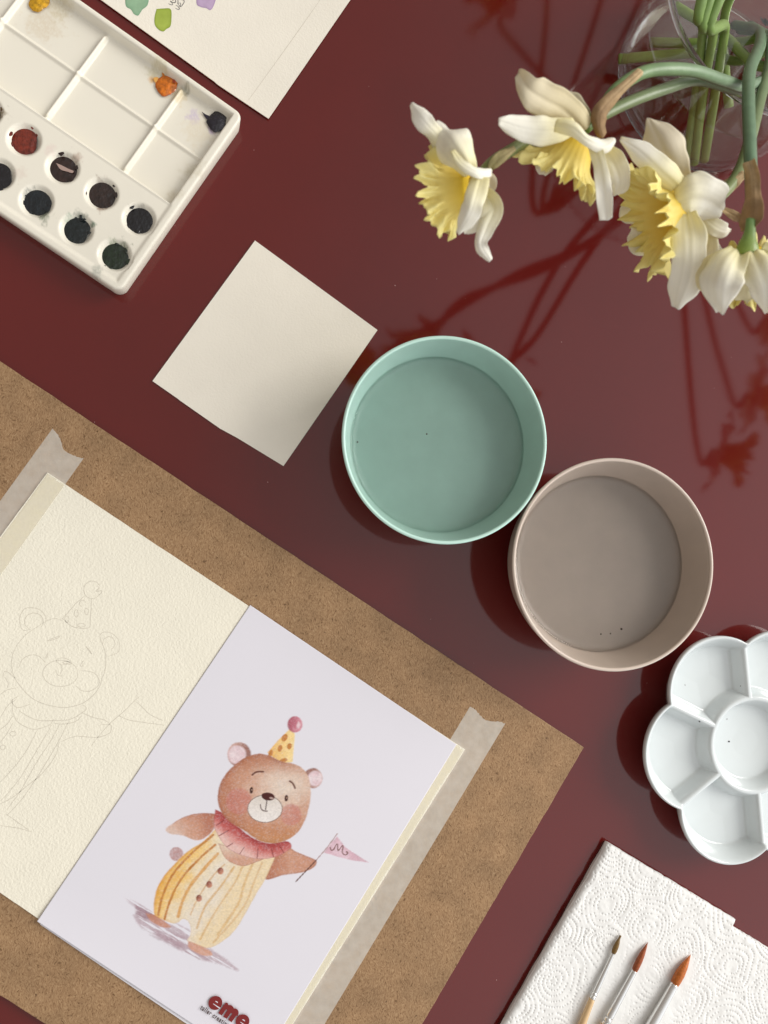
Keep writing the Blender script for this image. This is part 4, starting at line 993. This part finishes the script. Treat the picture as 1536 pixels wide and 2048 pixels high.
petal(fb, [(1205, 295, zb-.002), (1228, 330, zb-.004), (1238, 365, zb-.006), (1230, 392, zb-.008)], 26, [.6, .9, 1, .95, .75, .2], seed=26, cup=.35)
petal(fb, [(1110, 300, zb-.016), (1092, 330, zb-.02), (1092, 352, zb-.022)], 22, seed=27)
ax_ = unit(P(1116, 352, zb-.010)-P(1160, 272, zb)); corona(fb, P(1160, 270, zb), ax_, mm(82, zb), mm(84, zb), seed=5)
stem(fb, [(1168, 258, zb-.004), (1186, 240, zb-.004), (1205, 218, zb-.004), (1232, 180, .152), (1284, 146, .150), (1340, 138, .147), (1395, 143, .14), (1450, 162, .126), (1500, 172, .106), (1570, 130, .075), (1580, 60, .03), (1560, 20, .010)], .0034, .0038, srgb(105, 136, 62), srgb(130, 150, 134), flat_=.85)
petal(fb, [(1284, 140, zb+.004), (1262, 160, zb+.005), (1230, 190, zb+.005), (1202, 222, zb+.004), (1198, 250, zb+.002), (1206, 275, zb)], 15, [.55, .6, .75, 1.0, 1.15, .9, .6], seed=28, cup=.7, name='spathe', colors=BR, m=spathe_m)

# bloom C
fc_ = base((1350, 430, .15), 'third daffodil from the left, its broad ruffled trumpet in front of the vase')
zc = .150
petal(fc_, [(1345, 385, zc+.002), (1335, 335, zc+.006), (1322, 290, zc+.008), (1298, 238, zc+.006)], 46, [.75, .88, .95, 1.0, .92, .68, .25], seed=41, cup=.2, colors=(srgb(232, 222, 186), srgb(233, 224, 200)))
petal(fc_, [(1355, 372, zc+.012), (1318, 340, zc+.014), (1282, 305, zc+.014), (1240, 276, zc+.012)], 24, [.9, 1.1, 1.2, 1.1, .9, .55, .2], seed=42, cup=.4)
petal(fc_, [(1352, 410, zc+.010), (1385, 400, zc+.014), (1418, 405, zc+.013), (1448, 425, zc+.008)], 52, [.55, .85, 1.0, 1.02, .95, .8, .35], seed=43, cup=.25)
petal(fc_, [(1400, 425, zc+.004), (1425, 450, zc+.004), (1448, 462, zc+.002), (1462, 460, zc)], 17, seed=44, cup=.3)
petal(fc_, [(1372, 425, zc+.012), (1378, 480, zc+.014), (1375, 545, zc+.010), (1352, 618, zc+.004)], 36, [.55, .85, .95, .95, 1.0, .85, .3], seed=45, cup=.3)
petal(fc_, [(1398, 450, zc-.002), (1412, 490, zc-.004), (1402, 550, zc-.006), (1385, 590, zc-.008)], 26, seed=49, cup=.2)
petal(fc_, [(1410, 455, zc-.004), (1425, 485, zc-.006), (1450, 510, zc-.010)], 9, seed=46)
petal(fc_, [(1300, 420, zc-.016), (1262, 425, zc-.020), (1250, 400, zc-.020)], 22, seed=47)
petal(fc_, [(1320, 470, zc-.016), (1285, 480, zc-.020), (1262, 455, zc-.020)], 30, seed=48)
ax_ = unit(P(1283, 455, zc-.004)-P(1364, 428, zc)); corona(fc_, P(1362, 424, zc+.002), ax_, mm(74, zc), mm(104, zc), seed=9, flare=1.1)
stem(fc_, [(1380, 425, zc-.006), (1430, 400, zc-.008), (1475, 350, .136), (1500, 280, .126), (1520, 200, .110), (1540, 120, .085), (1530, 70, .04), (1480, 60, .010)], .0034, .0038, srgb(120, 128, 70), srgb(104, 130, 100))
petal(fc_, [(1492, 345, .140), (1470, 362, .140), (1448, 380, .139), (1440, 400, .137)], 13, [.6, .9, 1.2, 1.1, .5], seed=52, cup=.5, name='spathe', colors=BR, m=spathe_m)
petal(fc_, [(1445, 418, .136), (1470, 432, .136), (1488, 445, .136)], 9, seed=53, cup=.5, name='spathe', colors=BR, m=spathe_m)

# bloom D, seen from behind
fd = base((1495, 540, .13), 'daffodil seen from behind with a green throat, cut by the right edge below the vase')
zd = .168
petal(fd, [(1478, 498, zd+.004), (1455, 530, zd+.007), (1440, 575, zd+.005), (1442, 629, zd-.003)], 44, [.45, .8, .95, 1.0, .92, .68, .2], seed=61, cup=.35, pleat=1.2)
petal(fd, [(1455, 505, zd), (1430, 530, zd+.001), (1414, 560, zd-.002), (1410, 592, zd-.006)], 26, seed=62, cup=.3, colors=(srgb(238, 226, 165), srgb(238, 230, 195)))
petal(fd, [(1505, 500, zd+.006), (1520, 535, zd+.010), (1534, 580, zd+.007), (1533, 628, zd)], 40, [.45, .8, .95, 1.0, .9, .65, .2], seed=63, cup=.35, pleat=1.2)
petal(fd, [(1520, 500, zd+.002), (1560, 520, zd+.004), (1600, 560, zd+.002), (1625, 600, zd-.003)], 40, seed=64, cup=.3)
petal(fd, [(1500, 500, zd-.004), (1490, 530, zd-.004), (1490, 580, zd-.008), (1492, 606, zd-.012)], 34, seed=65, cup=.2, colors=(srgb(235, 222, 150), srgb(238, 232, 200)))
petal(fd, [(1530, 495, zd-.004), (1570, 490, zd-.006), (1610, 480, zd-.008)], 34, seed=66)
ax_ = unit(P(1500, 585, zd-.030)-P(1497, 505, zd)); corona(fd, P(1497, 512, zd-.006), ax_, mm(70, zd), mm(74, zd), seed=12)
tube('flower_base', [P(1502, 440, zd+.002), P(1500, 465, zd+.003), P(1497, 488, zd+.003), P(1494, 510, zd+.002)], [mm(12, zd), mm(13, zd), mm(17, zd), mm(26, zd), mm(31, zd)], stem_m, fd, n=16, res=16, colors=(srgb(96, 128, 72), srgb(130, 150, 60)), groove=.06, flat_=.6)
stem(fd, [(1503, 445, zd-.002), (1504, 400, zd-.002), (1501, 326, .160), (1499, 270, .152), (1497, 200, .138), (1500, 140, .118), (1520, 90, .086), (1515, 60, .035), (1470, 50, .009)], .0034, .0042, srgb(88, 118, 88), srgb(112, 138, 108), flat_=.8)
petal(fd, [(1497, 322, .166), (1504, 350, .1675), (1506, 395, .169), (1504, 430, .1695), (1496, 462, .170)], 21, [.55, .6, .72, .8, 1.0, 1.05, .6], seed=68, cup=.8, name='spathe', colors=BR, m=spathe_m)

# the rest of the bunch: blooms standing out of the frame, seen as reflections in the table
def generic(bl, away, stem_pts, label, seed, scale=1.0):
    bl = np.array(bl); a = unit(np.array(away, float)); o = thing('daffodil', bl, label, 'daffodil', G_)
    e1 = unit(np.cross(a, [0.05, .1, 1])); e2 = np.cross(a, e1)
    for k in range(6):
        t = 2*math.pi*k/6+seed; dr = e1*math.cos(t)+e2*math.sin(t)
        sp_ = [bl+dr*.004*scale, bl+dr*.014*scale+a*.003, bl+dr*.026*scale+a*.002, bl+dr*.038*scale-a*.004*(1+math.sin(seed+k))]
        petal(o, sp_, .0115*scale, seed=seed*7+k, world=True, normal=a)
    corona(o, bl, a, .022*scale, .019*scale, seed=seed)
    tube('stem', [bl-a*.004, bl-a*.018+np.array([0, 0, .004])]+stem_pts, [.0026, .0030, .0033], stem_m, o, n=12, res=60, colors=(srgb(100, 134, 76), srgb(146, 168, 88)), groove=.05, flat_=.85)
    return o
def refl(px, py, h):
    q = P(px, py, -h); q[2] = h; return q
def inside(px, py, z): return P(px, py, z)
LB = ['daffodil with a thick green stem slanting through the vase towards the right edge',
      'daffodil whose pale green stem lies across the vase floor and reaches furthest left',
      'daffodil whose stem end lies just above the longest horizontal stem in the vase',
      'daffodil with a darker olive stem half hidden behind the upright stems in the vase',
      'daffodil with the leftmost of three upright parallel green stems in the vase',
      'daffodil with the middle one of three upright parallel green stems in the vase',
      'daffodil with the rightmost of three upright parallel green stems in the vase']
st_top = BV+np.array([0, 0, HV])
bunch = [
    (refl(1440, 905, .150), (.7, -.3, -.4), [st_top+np.array([.035, -.030, .008]), P(1536, 135, .076), P(1447, 72, .040), P(1350, 12, .020)]),
    (refl(1505, 790, .165), (.8, -.2, -.3), [st_top+np.array([.040, -.012, .010]), P(1500, 118, .05), P(1400, 106, .020), P(1238, 118, .010)]),
    (refl(1540, 640, .150), (.8, .0, -.3), [st_top+np.array([.045, .0, .006]), P(1540, 68, .05), P(1450, 86, .022), P(1300, 85, .010)]),
    (refl(1000, 20, .160), (-.5, .6, -.4), [st_top+np.array([-.030, .030, .012]), P(1450, 30, .060), P(1450, 130, .02), P(1458, 215, .008)]),
    (refl(1090, -30, .175), (-.3, .8, -.4), [P(1418, -60, .125), P(1408, 40, .088), P(1392, 190, .040), P(1372, 322, .009)]),
    (refl(1220, -80, .175), (0, .9, -.3), [P(1440, -60, .122), P(1428, 60, .085), P(1404, 200, .040), P(1388, 328, .009)]),
    (refl(1330, -120, .175), (.2, .9, -.3), [P(1466, -60, .120), P(1450, 60, .082), P(1428, 200, .040), P(1408, 322, .009)]),
]
for k, (b_, a_, sp_) in enumerate(bunch):
    generic(b_, a_, sp_, LB[k], k+1)

# dust and tiny marks on the lacquer
V = []; Fc = []
r4 = np.random.default_rng(99)
for k in range(46):
    x, y = (r4.uniform(60, 1500), r4.uniform(20, 2030)); R_ = abs(r4.normal(.00011, .00006))+.00008
    if k < 5: x, y, R_ = ((790, 571, .0004), (931, 597, .00018), (1123, 684, .00028), (993, 1960, .00035), (1500, 1600, .0003))[k]
    q = P(x, y, 0); b0 = len(V); m_ = 7
    for t in range(m_): a = 6.283*t/m_; V.append(q+np.array([R_*math.cos(a)*r4.uniform(.7, 1.2), R_*math.sin(a)*r4.uniform(.7, 1.2), .00003]))
    V.append(q+np.array([0, 0, .00003+R_*.4])); Fc += [(b0+t, b0+(t+1) % m_, b0+m_) for t in range(m_)]
dst = mesh('table_dust', V, Fc, mat('grey_dust', srgb(170, 130, 125), rough=.9)); tag(dst, 'tiny pale specks of dust scattered over the burgundy table top', 'dust', kind='stuff')
